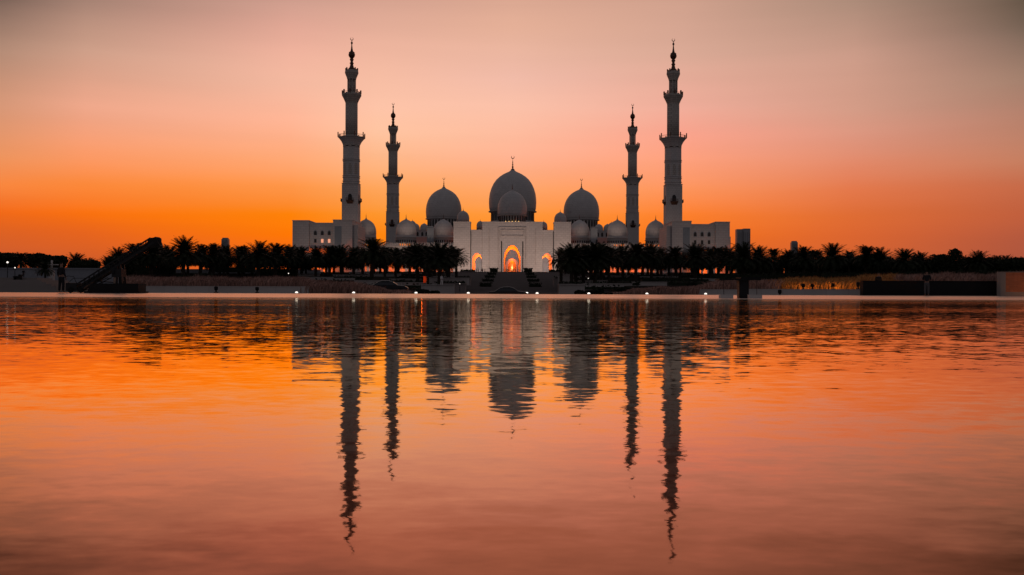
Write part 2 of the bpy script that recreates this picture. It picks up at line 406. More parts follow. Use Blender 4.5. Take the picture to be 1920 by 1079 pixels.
for side, l in names_w.items():
    l.sort(key=lambda o: o['_k'])
    for i, o in enumerate(l):
        tag(o, f'low grey retaining wall on the terraces {side} of the stairs, {ORD[i]} from the left', 'wall', 'retaining walls on the terraces')
        del o['_k']; del o['_side']

# ------------------------------------------------------------------ foliage
def leafball(mb, c, rx, ry, rz, n, s):
    for _ in range(n):
        while True:
            p = Vector((random.uniform(-1,1), random.uniform(-1,1), random.uniform(-1,1)))
            if p.length <= 1: break
        if p.length > 0: p = p*(p.length**-.45)
        if p.length > 1.05: p = p.normalized()*1.05
        q = Vector((c[0]+p.x*rx, c[1]+p.y*ry, c[2]+p.z*rz))
        a = Vector((random.gauss(0,1), random.gauss(0,1), random.gauss(0,1))).normalized()*s*random.uniform(.6,1.5)
        d = a.cross(Vector((random.gauss(0,1), random.gauss(0,1), random.gauss(0,1)))).normalized()*s*.5
        mb.add([q-a*.5, q+d, q+a*.5, q-d], [(0,1,2,3)])
def hedge_mesh(mb, x0, x1, y0, y1, z0, z1, s=.25, dens=5):
    """leafy box with uneven top, filled with a dark core"""
    mb.box(x0+s*.6, x1-s*.6, y0+s*.4, y1-s*.4, z0, z1-s*.5)
    n = int(((x1-x0)*(z1-z0)+(x1-x0)*(y1-y0)+(y1-y0)*(z1-z0)*2)*dens)
    for _ in range(min(n, 6000)):
        f = random.random()
        if f < .6: q = Vector((random.uniform(x0,x1), y0+random.uniform(-.1,.2)*s, random.uniform(z0,z1)))
        else: q = Vector((random.uniform(x0,x1), random.uniform(y0,y1), z1+random.gauss(0,.25)*s))
        a = Vector((random.gauss(0,1), random.gauss(0,1), random.gauss(0,1))).normalized()*s*random.uniform(.5,1.2)
        d = a.cross(Vector((random.gauss(0,1), random.gauss(0,1), random.gauss(0,1)))).normalized()*s*.45
        mb.add([q-a*.5, q+d, q+a*.5, q-d], [(0,1,2,3)])

# date palm variants of total height 1*H (H = 9): trunk + crown
def frond(mb, base, az_, el0, L, droop, w):
    n = 9; pts = []; p = Vector(base); e = el0
    for i in range(n+1):
        pts.append(p.copy()); d = Vector((math.cos(az_)*math.cos(e), math.sin(az_)*math.cos(e), math.sin(e)))
        p = p+d*L/n; e -= droop/n*(0.5+1.2*i/n)
    sd = Vector((-math.sin(az_), math.cos(az_), 0))
    for i in range(n):
        a, c = pts[i], pts[i+1]; r = .035
        mb.add([a-sd*r, a+sd*r, c+sd*r, c-sd*r], [(0,1,2,3)])
        d = (c-a).normalized(); up = sd.cross(d)
        if up.z < 0: up = -up
        if i < 1: continue
        for k in (0, .5):
            q = a.lerp(c, k); t = (i+k)/n; ll = w*(math.sin(math.pi*min(1, t*.85+.1))**.7)*random.uniform(.85,1.1)
            for s in (-1, 1):
                tip = q+(sd*s*.8+d*.75+up*random.uniform(-.05,.35)).normalized()*ll - Vector((0,0,ll*.18))
                mb.add([q-d*.10, q+d*.10, tip], [(0,1,2)])
def make_palm(idx, nf, th, spread, skirt):
    H = 9.0; root = empty('date_palm'); rnd = random.Random(idx); tm = MB()
    cx = rnd.uniform(-.25,.25); cy = rnd.uniform(-.25,.25)
    pts = []; rad = []
    for i in range(13):
        t = i/12; pts.append((cx*t*t, cy*t*t, -.8+(th+.8)*t)); rad.append(.34-.1*t+(.05 if i % 2 else 0)+(.16 if i == 12 else 0))
    tm.tube(pts, rad, 8); tr = tm.build('trunk', M['trunk'], root)
    cm_ = MB(); c = Vector((cx, cy, th))
    for i in range(nf):
        t = (i+.5)/nf; azm = i*2.39996+rnd.uniform(-.2,.2)
        e = R(86)-R(104)*t**.9*spread
        L_ = (3.7 if t > .15 else (H-th)*1.08)*rnd.uniform(.9,1.06)
        frond(cm_, c+Vector((0,0,.12)), azm, e, L_, R(34)+R(54)*t+rnd.uniform(-.1,.15), .85)
    for i in range(skirt):
        azm = rnd.uniform(0, 6.283); frond(cm_, c-Vector((0,0,.1)), azm, R(rnd.uniform(-45,-15)), rnd.uniform(2.2,3.2), R(60), .5)
    cm_.build('crown', M['leaf'], root)
    return root
palms = [make_palm(i, nf, th, sp, sk) for i, (nf, th, sp, sk) in enumerate([(84,5.7,1.05,16),(90,5.3,1.1,22),(76,5.9,1.0,12),(94,5.2,1.1,26),(80,5.6,1.1,18),(66,6.2,.97,8)])]
used_p = [False]*len(palms)
ZONES = [(-60,240,'beyond the pale wall at far left'),(240,335,'behind the boom head'),(335,545,'between the boom and the left white wing'),
 (545,665,'in front of the left white wing'),(665,772,'below the two left minarets'),(772,960,'just left of the grand stairs'),(960,1150,'just right of the grand stairs'),
 (1150,1262,'below the two right minarets'),(1262,1382,'in front of the right white wing'),(1382,1500,'between the right white wing and the far small tower'),
 (1500,1640,'above the orange lit grass'),(1640,1800,'behind the black wall'),(1800,2000,'above the brick wall at far right')]
NUMW = ['zero','one','two','three','four','five','six','seven','eight','nine','ten','eleven','twelve','thirteen','fourteen','fifteen','sixteen','seventeen']
placed = []
def palm_at(px, ytop, D, row, wide=1.0):
    k = random.randrange(len(palms)); g = tz(D)
    top = P(px, ytop, D); Hh = top.z-g
    if not used_p[k]: o = palms[k]; used_p[k] = True
    else: o = copy_tree(palms[k])
    s = Hh/9.0; o.location = (top.x, D, g); o.scale = (s*wide, s*wide, s); o.rotation_euler = (0,0,random.uniform(0,6.28))
    placed.append((px, row, o)); return o
FRONT = [(40,474,205),(145,474,215),(168,483,225),(205,479,210),(222,463,230),(252,455,240),(283,455,235),(316,458,250),(343,443,225),(375,458,245),(400,457,250),(427,460,262),(455,461,258),
 (484,452,240),(515,456,250),(541,459,260),(566,461,270),(592,462,262),(618,460,268),(640,458,270),(663,462,262),(697,447,240),(722,463,256),(742,465,262),
 (783,454,228),(824,453,215),(768,463,236),(804,460,222),(856,466,232),(1052,464,236),(1080,462,224),(1142,462,230),(1116,452,222),(841,461,226),(1072,455,218),(1094,460,226),(1128,456,228),(1108,459,245),(1168,458,250),(1192,455,240),(1222,456,246),(1240,464,262),
 (1268,462,262),(1304,455,242),(1336,468,262),(1362,462,254),(1395,453,236),(1424,460,250),(1452,466,262),(1480,468,262),(1508,461,246),(1534,468,258),(1563,456,232),
 (1592,471,262),(1625,461,242),(1652,464,240),(1697,466,232),(1727,472,236),(1765,478,256),(1835,469,236),(1812,480,256),(1885,478,240),(1912,482,246)]
for x, y, D in FRONT: palm_at(x, y, D, 'front', random.uniform(1.2,1.42))
xs = [x for x in range(238, 880, 17)]+[x for x in range(1048, 1930, 19)]
for x in xs:
    x += random.uniform(-6,6)
    if 770 < x < 780 or 846 < x < 1072: continue
    base = 462 if x < 1400 else (472 if x < 1660 else 480)
    palm_at(x, base+random.uniform(-2,15), random.uniform(272,288), 'rear', random.uniform(1.25,1.45))
for row in ('front', 'rear'):
    for x0, x1, ph in ZONES:
        l = sorted([(px, o) for px, r, o in placed if r == row and x0 <= px < x1], key=lambda q: q[0])
        for i, (px, o) in enumerate(l):
            if len(l) == 1: t = f'lone {row} palm {ph}'
            else: t = f'{ORD[i]} {row} palm from left {ph}'
            tag(o, t, 'palm tree', 'date palms along the terraces')

# broadleaf trees
def broadleaf(px0, px1, ytop, D, ybot, label, lumps=6, cat='tree'):
    a = P(px0, ytop, D); c = P(px1, ytop, D); g = tz(D); zb = P((px0+px1)/2, ybot, D).z
    w = c.x-a.x; h = a.z-zb; cx = (a.x+c.x)/2
    root = empty('broadleaf_tree', (cx, D, g)); m = MB()
    tot_h = a.z-g
    m.tube([(0,0,-.3),(w*.02,0,tot_h*.25),(-.02*w,0,tot_h*.5)], [.35,.28,.2], 8)
    for i in range(5):
        an = i*1.256; m.tube([(0,0,tot_h*.3),(math.cos(an)*w*.15,math.sin(an)*w*.12,tot_h*.5),(math.cos(an)*w*.3,math.sin(an)*w*.25,tot_h*.72)], [.16,.11,.05], 5)
    m.build('trunk', M['trunk'], root)
    m = MB()
    leafball(m, (0,0,zb-g+h*.5), w*.42, w*.3, h*.44, 1500, w*.05+.15)
    for i in range(lumps):
        t = (i+.5)/lumps-.5
        leafball(m, (t*w*.78, random.uniform(-.2,.2)*w, zb-g+h*random.uniform(.5,.66)), w*.2, w*.2, h*random.uniform(.28,.34), 420, w*.04+.12)
    m.build('crown', M['leaf'], root)
    tag(root, label, cat, 'broadleaf trees behind the palms')
broadleaf(-30,40,472,190,508,'round dark tree crown at the left edge of the picture')
broadleaf(48,100,473,195,508,'wide dark rounded tree above the pale left wall')
broadleaf(84,128,478,200,508,'dark rounded tree left of the small palm with a visible trunk')
broadleaf(128,190,487,205,512,'low dark tree under two small palms left of the boom')
broadleaf(196,262,478,215,520,'dark tree directly behind the middle of the boom')
broadleaf(1462,1530,476,268,515,'dark tree below the small far tower on the right')
broadleaf(1540,1610,478,268,515,'dark tree filling the gap above the orange lit grass')
broadleaf(1600,1680,474,262,515,'broad dark tree left of the lone palm on the right')
broadleaf(1690,1750,488,240,515,'low dark tree under the pair of separate palms on the right')
broadleaf(1742,1790,474,236,518,'ragged dark tree with leaning top behind the black wall')
broadleaf(1776,1806,463,235,515,'tallest ragged pointed tree behind the black wall', 4)
broadleaf(1800,1870,481,240,516,'low round tree right of the pointed tree')
broadleaf(1866,1950,482,236,516,'dark tree at the right edge above the brick wall')

# hedges on the terraces: each countable
HED = [(560,660,525,530,206,'left'),(600,700,518.5,523,240,'left'),(640,760,513.8,516.4,275,'left'),(700,800,526,530.5,212,'left'),(560,640,511.5,515,300,'left'),(690,830,533,537,190,'left'),
 (600,690,532,537,188,'left'),(740,840,518,523.5,238,'left'),
 (1080,1185,520.5,526,234,'right'),(1100,1200,528.8,532.8,208,'right'),(1140,1250,514.5,518,268,'right'),(1250,1350,528,533,205,'right'),(1200,1330,521.5,526,226,'right'),(1075,1160,536,540,188,'right'),
 (1270,1380,515,520,262,'right'),(1330,1450,514,524,232,'right'),(1440,1560,511,522,238,'right'),(1540,1680,511,524,230,'right'),(1670,1800,510,524,228,'right'),(1780,1900,509,524,226,'right'),
 (1380,1470,490,512,292,'right'),(1470,1560,488,512,292,'right'),(1560,1650,487,512,292,'right'),(1650,1740,492,512,292,'right'),(1740,1830,490,512,292,'right'),(1830,1940,489,512,292,'right'),
 (330,395,513.5,518,160,'left'),(240,330,500,512,250,'left'),(395,480,500,509,258,'left'),(480,560,503,514,262,'left')]
hl = {}
for x0, x1, y0, y1, D, side in HED:
    a = P((x0+x1)/2, y1, D); z0 = a.z-.3; z1 = P((x0+x1)/2, y0, D).z; xa = P(x0, y0, D).x; xb = P(x1, y0, D).x
    m = MB(); hedge_mesh(m, xa, xb, D-.9, D+.9, z0, z1, .5, 3)
    o = m.build('hedge', M['hedge']); hl.setdefault(side, []).append((x0+x1, o))
for side, l in hl.items():
    l.sort(key=lambda q: q[0])
    for i, (_, o) in enumerate(l):
        tag(o, f'dark clipped hedge on the terraces {side} of the stairs, {ORD[i]} from the left', 'hedge', 'hedges on the terraces')
# two rows of planters between stair lanes
for side, px_top, px_bot in (('left', 926, 911), ('right', 990, 1003)):
    for i, (y0, y1, w) in enumerate([(506,512,14),(514,518,15),(520,525,17),(527,533,19),(535,543,20)]):
        t = i/4; D = 395-t*140; px = px_top+(px_bot-px_top)*t
        zc0 = zz(y1, D); zc1 = zz(y0, D); xc = (px-960)*D/F; hw = w*.62*D/F
        root = empty('stair_planter', (xc, D, zc0-.8))
        m = MB(); m.box(-hw, hw, -1.6, 1.6, -1.5, .55); m.box(-hw-.1, hw+.1, -1.7, 1.7, .552, .75); m.build('planter_box', M['soil'], root)
        m = MB(); hedge_mesh(m, -hw*.98, hw*.98, -1.5, 1.5, .7, zc1-zc0+1.3, .4, 6); m.build('shrub', M['hedge'], root)
        tag(root, f'clipped dark shrub in the {side} planter row of the stairs, {ORD[i]} from the top', 'planter', 'planters between the stair flights')
# end plinths of the stairs with shrubs
for s, side in ((-1,'left'),(1,'right')):
    for i, (pc, y0, y1, yb, w, D) in enumerate([(83,507,511,532,30,380),(96,520,524,540,36,262),(110,530,534,548,46,198)]):
        xc = s*pc*D/F; hw = w/2*D/F; zt = zz(y1, D)
        root = empty('stair_plinth', (xc, D, zz(yb, D)-.3))
        m = MB(); hh = zt-zz(yb, D)+.3; m.box(-hw, hw, -1.5, 3, -1, hh); m.box(-hw-.12, hw+.12, -1.65, 3.1, hh+.002, hh+.22); m.build('stone_block', M['stairs'], root)
        m = MB(); hedge_mesh(m, -hw*.95, hw*.95, -1.2, 2.6, hh+.2, hh+(y1-y0)*D/F+.1, .4, 6); m.build('shrub', M['hedge'], root)
        tag(root, f'stone plinth with dark shrub at the {side} edge of the stairs, {ORD[i]} from the top', 'plinth', 'stair end plinths')
def shrub(px, y0, y1, w, D, label):
    a = P(px, y1, D); hw = w/2*D/F; h = (y1-y0)*D/F; root = MB()
    for i in range(6): leafball(root, (random.uniform(-.6,.6)*hw, random.uniform(-.4,.4)*hw, h*random.uniform(.35,.6)), hw*.5, hw*.45, h*.45, 260, .16)
    o = root.build('shrub', M['hedge'], loc=(a.x, D, a.z-.1)); tag(o, label, 'shrub')
shrub(792,541,552,30,98,'low dark shrub at the pool edge right of the left grass bank')
shrub(815,544,552,22,98,'smaller dark shrub beside the left stair wall')
shrub(1097,543,553,40,98,'wide dark shrub at the pool edge right of the stairs')
shrub(1122,540,553,26,98,'taller dark shrub where the right grass bank begins')
shrub(1170,537,548,26,98,'dark shrub behind the thin start of the right grass')

# ornamental grass banks (one mass each)
def grass(name, px0, px1, ytop0, ytop1, ybot0, ybot1, D0, D1, n, m, blade=.85):
    mb = MB()
    for i in range(14):   # soil mound below
        pass
    for _ in range(n):
        t = random.random(); px = px0+(px1-px0)*t; u = random.random()
        D = D0+(D1-D0)*u
        yt = ytop0+(ytop1-ytop0)*t + 2.2*math.sin(px*.045)+1.2*math.sin(px*.13+1); yb = ybot0+(ybot1-ybot0)*t
        zt = P(px, yt, D).z; zb = P(px, yb, D).z
        base = zb+(max(0, zt-zb-blade*.75))*u - .1
        x = P(px, yt, D).x; hgt = blade*random.uniform(.65,1.15)
        if zt-zb < blade: hgt = (zt-zb)*random.uniform(.6,1.15)+.1
        lx = random.gauss(.12,.28)*hgt; ly = random.gauss(0,.25)*hgt; w = .016
        p0 = Vector((x, D, base)); p1 = p0+Vector((lx*.4, ly*.4, hgt*.65)); p2 = p0+Vector((lx*1.25, ly*1.2, hgt*random.uniform(.85,1.0)))
        s = Vector((w, random.uniform(-.01,.01), 0))
        mb.add([p0-s*.7, p0+s*.7, p1+s*1.5, p1-s*1.5, p2], [(0,1,2,3),(3,2,4)])
    return tag(mb.build(name, m), kind='stuff')
tag(grass('ornamental_grass', 236,580,519,522,541,541,70,82,13000,M['grass']), 'dusky pink ornamental grass behind the long left planter wall', 'grass')
tag(grass('ornamental_grass', 560,770,520,545,551,551,69,76,8000,M['grass']), 'pink ornamental grass bank tapering down beside the pool lamps', 'grass')
tag(grass('ornamental_grass', 1150,1310,545,534,552,552,69,76,5500,M['grass']), 'pinkish grass bank rising right of the pool shrubs', 'grass')
tag(grass('ornamental_grass', 1300,1460,533,523,546,546,71,80,6500,M['grass']), 'russet grass behind the dark pillar table', 'grass')
tag(grass('ornamental_grass', 1450,1690,524,514,546,546,72,84,11000,M['grasslit']), 'grass with orange light painted in above the right planter wall', 'grass')
tag(grass('ornamental_grass', 1680,1960,514,511,535,535,74,86,9000,M['grass']), 'dim grass behind the black wall', 'grass')
# earth banks under the grasses
b = MB()
def bank(px0, px1, y0, y1, D0, D1):
    a = P(px0, y0, D1); c = P(px1, y1, D1)
    x0f = P(px0, y0, D0).x; x1f = P(px1, y1, D0).x
    b.add([(x0f,D0,.19),(x1f,D0,.19),(c.x,D1,c.z),(a.x,D1,a.z),(c.x,D1+6,c.z),(a.x,D1+6,a.z),(a.x,D1+14,-.45),(c.x,D1+14,-.45)], [(0,1,2,3),(3,2,4,5),(5,4,7,6)])
bank(236,580,527,530,71,82); bank(580,770,530,549,70,76); bank(1150,1310,549,541,70,76); bank(1300,1460,541,532,73,80); bank(1450,1690,532,524,73,84); bank(1690,1960,524,520,75,86)
struct('earth_bank', b, M['soil'])

# planter walls by the pool
def pwall(px0, px1, y0, y1, D, label, m=None, name='planter_wall', th=.4):
    a = P(px0, (y0+y1)/2, D); c = P(px1, (y0+y1)/2, D); zt = P((px0+px1)/2, y0, D).z
    b = MB(); b.box(a.x, c.x, D, D+th, .15, zt-.05); b.box(a.x-.03, c.x+.03, D-.03, D+th+.03, zt-.048, zt)
    return tag(b.build(name, m or M['planter']), label, 'wall')
pwall(268,578,537,550,69,'long pale low wall in front of the left grass')
pwall(1303,1400,543,555,70.5,'pale low wall left of the dark pillar table')
pwall(1400.5,1617.6,542.5,556,70.5,'long pale low wall in front of the orange tinted grass')
pwall(1618,1875,527,557,68.5,'long black wall behind the standing man on the right', M['black'], 'black_wall', .6)
# brick wall right
a = P(1876, 511, 67); root = empty('brick_wall', (a.x, 67, .18)); zt = a.z-.18
b = MB(); b.box(.36, 9, .0, .5, .28, zt-.0); b.build('brick_panel', M['orangebrick'], root)
b = MB(); b.box(0, .357, -.02, .52, -.02, zt); b.box(.36, 9, -.02, .52, -.02, .277); b.box(0, 9, -.04, .54, zt+.002, zt+.04); b.build('stone_edge', M['path'], root)
tag(root, 'orange lit brick wall with pale end post at the right edge', 'wall')
# left: steps and pale wall
b = MB()
for i in range(7):
    D = 72+i*2.2; y = 549-4*i; xr = P(105-max(0, i-2)*9, y, D).x; z = P(30, y-4, D).z
    b.box(-60, xr, D, 72+16+i*.01, -.1 if i == 0 else P(30, y, D-2.2).z-.05, z)
tag(b.build('seating_steps', M['path']), 'broad dim stone seating steps at the left edge of the pool', 'steps')
b = MB(); a = P(-40, 505, 118); c = P(226, 505, 118); b.box(a.x, c.x, 118, 118.6, -.45, P(90, 505, 118).z); b.box(a.x, c.x, 117.9, 118.7, P(90, 505, 118).z+.002, P(90, 505, 118).z+.15)
tag(b.build('boundary_wall', mat('boundary_wall_plaster', (.24,.25,.27), .8)), 'tall pale grey wall behind the steps and boom machine', 'wall')
b = MB(); a = P(228, 505, 296); c = P(600, 505, 296); b.box(a.x, c.x, 296, 297, 4, P(400, 505, 296).z)
tag(b.build('boundary_wall', mat('boundary_wall_plaster', (.2,.2,.205), .8)), 'dim grey wall behind the palm trunks left of the mosque', 'wall')

# ------------------------------------------------------------------ mosque parts
DOME = [(.955,0),(.985,.12),(1,.35),(.995,.52),(.965,.75),(.90,.97),(.81,1.16),(.69,1.33),(.55,1.46),(.40,1.56),(.26,1.63),(.15,1.68),(.08,1.74),(.05,1.80)]
def dome_obj(root, Rr, z0, name='dome'):
    m = MB(); m.lathe([(r*Rr, z*Rr) for r, z in DOME], (0,0,z0), 48); return m.build(name, M['dome'], root)
def finial(root, z, h, w, crescent=True):
    m = MB(); m.lathe([(w*1.5,0),(w*.9,h*.05),(w*.45,h*.12),(w*.55,h*.2),(w*.7,h*.26),(w*.35,h*.32),(w*.32,h*.4),(w*.55,h*.46),(w*.3,h*.52),(w*.22,h*.62),(w*.42,h*.68),(w*.16,h*.73),(w*.1,h*1.0)], (0,0,z), 12)
    f = m.build('finial', M['bronze'], root)
    if crescent:
        m = MB(); rr = h*.13; n = 18; pts = []; rad = []
        for i in range(n+1):
            t = R(-240)+R(300)*i/n; pts.append((rr*math.cos(t), 0, z+h+rr+rr*math.sin(t))); rad.append(max(.03, rr*.24*math.sin(math.pi*i/n)+.02))
        m.tube(pts, rad, 6); m.build('crescent', M['bronze'], f)
def drum(root, Rr, z0, z1, nwin, win=True, over=1.07, frac=.72):
    h = z1-z0; m = MB()
    m.lathe([(Rr*1.02,0),(Rr*1.02,h*.08),(Rr*.95,h*.1),(Rr*.95,h*.9),(Rr*over,h*.94),(Rr*over,h*1.0)], (0,0,z0), 48, smooth=False)
    d = m.build('drum', M['marble'], root)
    if win:
        for k in range(nwin):
            a = 2*math.pi*(k+.5)/nwin
            if math.sin(a) > .25: continue            # the far side is never seen
            m = MB(); hw = math.pi*Rr/nwin*.6
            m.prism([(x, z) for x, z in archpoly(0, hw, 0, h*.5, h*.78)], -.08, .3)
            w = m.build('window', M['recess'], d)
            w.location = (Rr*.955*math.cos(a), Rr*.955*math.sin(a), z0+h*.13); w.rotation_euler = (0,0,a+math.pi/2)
    return d
def big_dome(px, ytip, yneck, ydrum, Rpx, D, label, nwin, fin, X=None, cres=True, skirt=0):
    x = px*D/F; Rr = Rpx*D/F; g = tz(D) if skirt == 0 else 0
    root = empty('domed_roof', (x, D, zz(ydrum, D)-2))
    zn = zz(yneck, D)-root.location.z
    drum(root, Rr*.95, 2, zn, nwin); dome_obj(root, Rr, zn+.02)
    finial(root, zn+.02+Rr*1.76, fin*D/F*.78, Rr*.06, cres)
    if skirt:
        m = MB(); m.lathe([(Rr*1.35,-8),(Rr*1.3,-2),(Rr*1.12,.8),(Rr*1.0,2.0)], (0,0,0), 48, smooth=False); m.build('dome_base', M['marble'], root)
    tag(root, label, 'dome'); return root
big_dome(0.5, 322, 397, 418, 44.5, 660, 'largest central dome with tall crescent finial behind the entrance', 40, 27, skirt=1)
big_dome(-128.5, 353, 411, 436, 33.5, 660, 'large dome left of the centre with crescent finial', 30, 19, skirt=1)
big_dome(129.5, 356, 412, 437, 33.5, 660, 'large dome right of the centre with crescent finial', 30, 19, skirt=1)
fd = big_dome(0, 362, 405, 419, 27.5, 452, 'smooth front dome over the entrance, before the largest dome', 30, 15, cres=False)
for i in range(5):
    m = MB(); m.lathe([(.05,0),(.2,.1),(.2,.3),(.05,.4)], ((i-2)*1.5, -7.2, 2.1), 8); m.build('lamp', M['chand'], fd)
# chain of medium domes along the arcade
mid = None
for px, lab in ((-274,'leftmost arcade dome beside the tall left minaret'),(-199,'arcade dome right of the short left minaret'),(-129,'arcade dome standing before the large left dome'),
                (126,'arcade dome standing before the large right dome'),(197,'arcade dome left of the short right minaret'),(269,'rightmost arcade dome beside the tall right minaret')):
    D = 445
    if mid is None:
        mid = root = empty('domed_roof', (px*D/F, D, zz(457, D)))
        m = MB(); Rr = 19.3*D/F; m.lathe([(Rr*1.0,0),(Rr*.97,.1),(Rr*.97,1.4),(Rr*1.06,1.5),(Rr*1.06,1.8)], (0,0,0), 40, smooth=False); dr = m.build('drum', M['marble'], root)
        for k in range(28):
            a_ = 2*math.pi*k/28
            if math.sin(a_) > .2: continue
            m = MB(); m.prism(archpoly(0, .26, 0, .7, 1.1), -.08, .2); w = m.build('window', M['recess'], dr); w.location = (Rr*.975*math.cos(a_), Rr*.975*math.sin(a_), .2); w.rotation_euler = (0,0,a_+math.pi/2)
        m = MB(); m.lathe([(Rr*.985,1.8),(Rr*.985,2.5),(Rr*1.01,2.55),(Rr*1.01,2.75),(Rr*.985,2.8),(Rr*.98,3.4)], (0,0,0), 40); m.build('band', M['trim'], dr)
        dome_obj(root, Rr*.985, 3.0); finial(root, 3.0+Rr*1.74, 2.3, .3, False)
        o = root
    else:
        o = copy_tree(mid); o.location = (px*D/F, D, zz(457, D))
    tag(o, lab, 'dome', 'domes along the front arcade')
# small domes with little arcaded drums
def small_dome(px, ytop, ybot, Rpx, D, label, yb2=None):
    root = empty('small_dome', (px*D/F, D, zz(ybot, D))); Rr = Rpx*D/F
    hd = max(.6, (ybot-ytop)*D/F-Rr*1.7); m = MB(); m.lathe([(Rr*1.02,-1.5),(Rr*1.02,.1),(Rr*.95,.12),(Rr*.95,hd*.85),(Rr*1.05,hd*.9),(Rr*1.05,hd)], (0,0,0), 32, smooth=False)
    d = m.build('drum', M['marble'], root)
    for k in range(16):
        a_ = 2*math.pi*(k+.5)/16
        if math.sin(a_) > .2: continue
        m = MB(); m.prism(archpoly(0, Rr*.1, 0, hd*.4, hd*.66), -.06, .2); w = m.build('window', M['recess'], d); w.location = (Rr*.955*math.cos(a_), Rr*.955*math.sin(a_), .15); w.rotation_euler = (0,0,a_+math.pi/2)
    dome_obj(root, Rr, hd); finial(root, hd+Rr*1.74, Rr*.5, Rr*.07, False); tag(root, label, 'dome')
small_dome(-92, 396, 419, 11.5, 470, 'small dome peeking above the left entrance pylon')
small_dome(90, 398, 420, 11.5, 470, 'small dome peeking above the right entrance pylon')
small_dome(-60, 415, 433, 7, 440, 'tiny dome in the left notch of the entrance facade')
small_dome(59, 416, 433, 7, 440, 'tiny dome in the right notch of the entrance facade')
small_dome(-187, 415, 452, 6.5, 560, 'tiny dome touching the arcade dome right of the short left minaret')
small_dome(186, 417, 453, 6.5, 560, 'tiny dome touching the arcade dome left of the short right minaret')
# pavilion with pink light painted on its lower wall, left/right of slim tower
for s, side in ((-1,'left'),(1,'right')):
    D = 500; root = empty('side_pavilion', (s*172*D/F, D, 9.4)); zt = zz(434, D)-9.4; zm = zz(446, D)-9.4
    m = MB(); m.box(-5, 5, -3, 6, 0, zm); m.build('pink_lit_wall', M['rose'], root)
    m = MB(); m.box(-4.8, 4.8, -2.8, 6, zm+.003, zt); m.box(-5.1, 5.1, -3.1, 6.2, zt+.003, zt+.5); wl_ = m.build('upper_wall', M['marble'], root)
    for x in (-3.4,-1.2,1.2,3.4):
        m = MB(); m.prism(archpoly(x, .55, zm+.5, zt-1.4, zt-.7), -2.86, -2.6); m.build('window', M['recess'], wl_)
    for x in (-2.6, 1.9):
        m = MB(); m.lathe([(r*2.2, z*2.0) for r, z in DOME], (x, 0, zt+.5), 24); m.build('dome', M['dome'], root)
    tag(root, f'small pavilion, pink light painted low, with two little domes {side} of the entrance', 'pavilion')
    D = 438; root = MB(); zt = zz(425, D)
    root.box(-1.55, 1.55, 0, 3, 9.4, zt-1.2); root.box(-1.75, 1.75, -.2, 3.2, zt-1.197, zt-.7); root.box(-1.3, 1.3, .2, 2.8, zt-.697, zt)
    o = root.build('slim_tower', M['panel'], loc=(s*153.5*D/F, D, 0)); tag(o, f'slim dark grey square tower before the large {side} dome', 'tower')

# ---- entrance facade
D0 = 424; k = D0/F
fac = empty('entrance_facade', (0, D0, 9.4)); zb = 0
def fz(y): return zz(y, D0)-9.4
m = MB()
H1 = fz(417.5); m.arch_wall(-56*k, 57*k, 0, H1, 0, 2.2, [(0, 15.8*k, fz(488), fz(459.5))])
m.box(-57*k, 58*k, -.25, 2.4, H1+.003, H1+.35)
m.build('portal_wall', M['marble'], fac)
for s in (-1, 1):
    m = MB(); H2 = fz(432.5)
    x0, x1 = sorted((s*56.3*k, s*78*k)); 
    m.arch_wall(x0, x1, 0, H2, .35, 2.2, [(s*66*k, 9.3*k, fz(487), fz(475))]); m.box(x0, x1, .2, 2.3, H2+.003, H2+.3)
    m.build('side_wall', M['marble'], fac)
    m = MB(); H3 = fz(418); x0, x1 = sorted((s*78.3*k, s*110*k)); m.box(x0, x1, -.6, 6, 0, H3); m.box(x0-.15, x1+.15, -.75, 6.2, H3+.003, H3+.4)
    x0, x1 = sorted((s*83*k, s*105*k)); m.box(x0, x1, -.72, -.598, fz(500), fz(428))
    m.build('pylon', M['marble'], fac)
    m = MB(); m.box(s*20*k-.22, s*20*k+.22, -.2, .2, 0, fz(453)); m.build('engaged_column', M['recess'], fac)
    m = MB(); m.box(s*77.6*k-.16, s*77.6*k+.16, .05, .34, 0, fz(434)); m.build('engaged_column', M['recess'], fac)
    # niche: lit back, grey screen set to the inner side
    m = MB(); xa, xb = sorted((s*54*k, s*80*k)); m.box(xa+.6, xb-.6, 5.2, 5.5, 0, fz(468)); m.box(xa+.5, xb-.5, 2.25, 5.5, fz(468), fz(466)); m.box(xa+.5, xa+.8, 2.25, 5.2, 0, fz(468)); m.box(xb-.8, xb-.5, 2.25, 5.2, 0, fz(468))
    nb = m.build('niche', M['trim'], fac)
    m = MB(); m.prism(archpoly(s*62.5*k, 7.2*k, 0, fz(490), fz(481.5)), 2.3, 2.6); m.build('screen', M['tymp'], nb)
# frieze band, thin proud mouldings
m = MB()
for xa, xb, ya, yb in ((-22,22,431,432),(-22,22,442,443),(-22,-21.2,432,442),(21.2,22,432,442),(-26,26,426.2,427),(-26,-25.3,427,505),(25.3,26,427,505),(-44,-43.4,430,505),(43.4,44,430,505)):
    m.box(xa*k, xb*k, -.38, -.003, fz(yb), fz(ya))
m.build('frieze', M['trim'], fac)
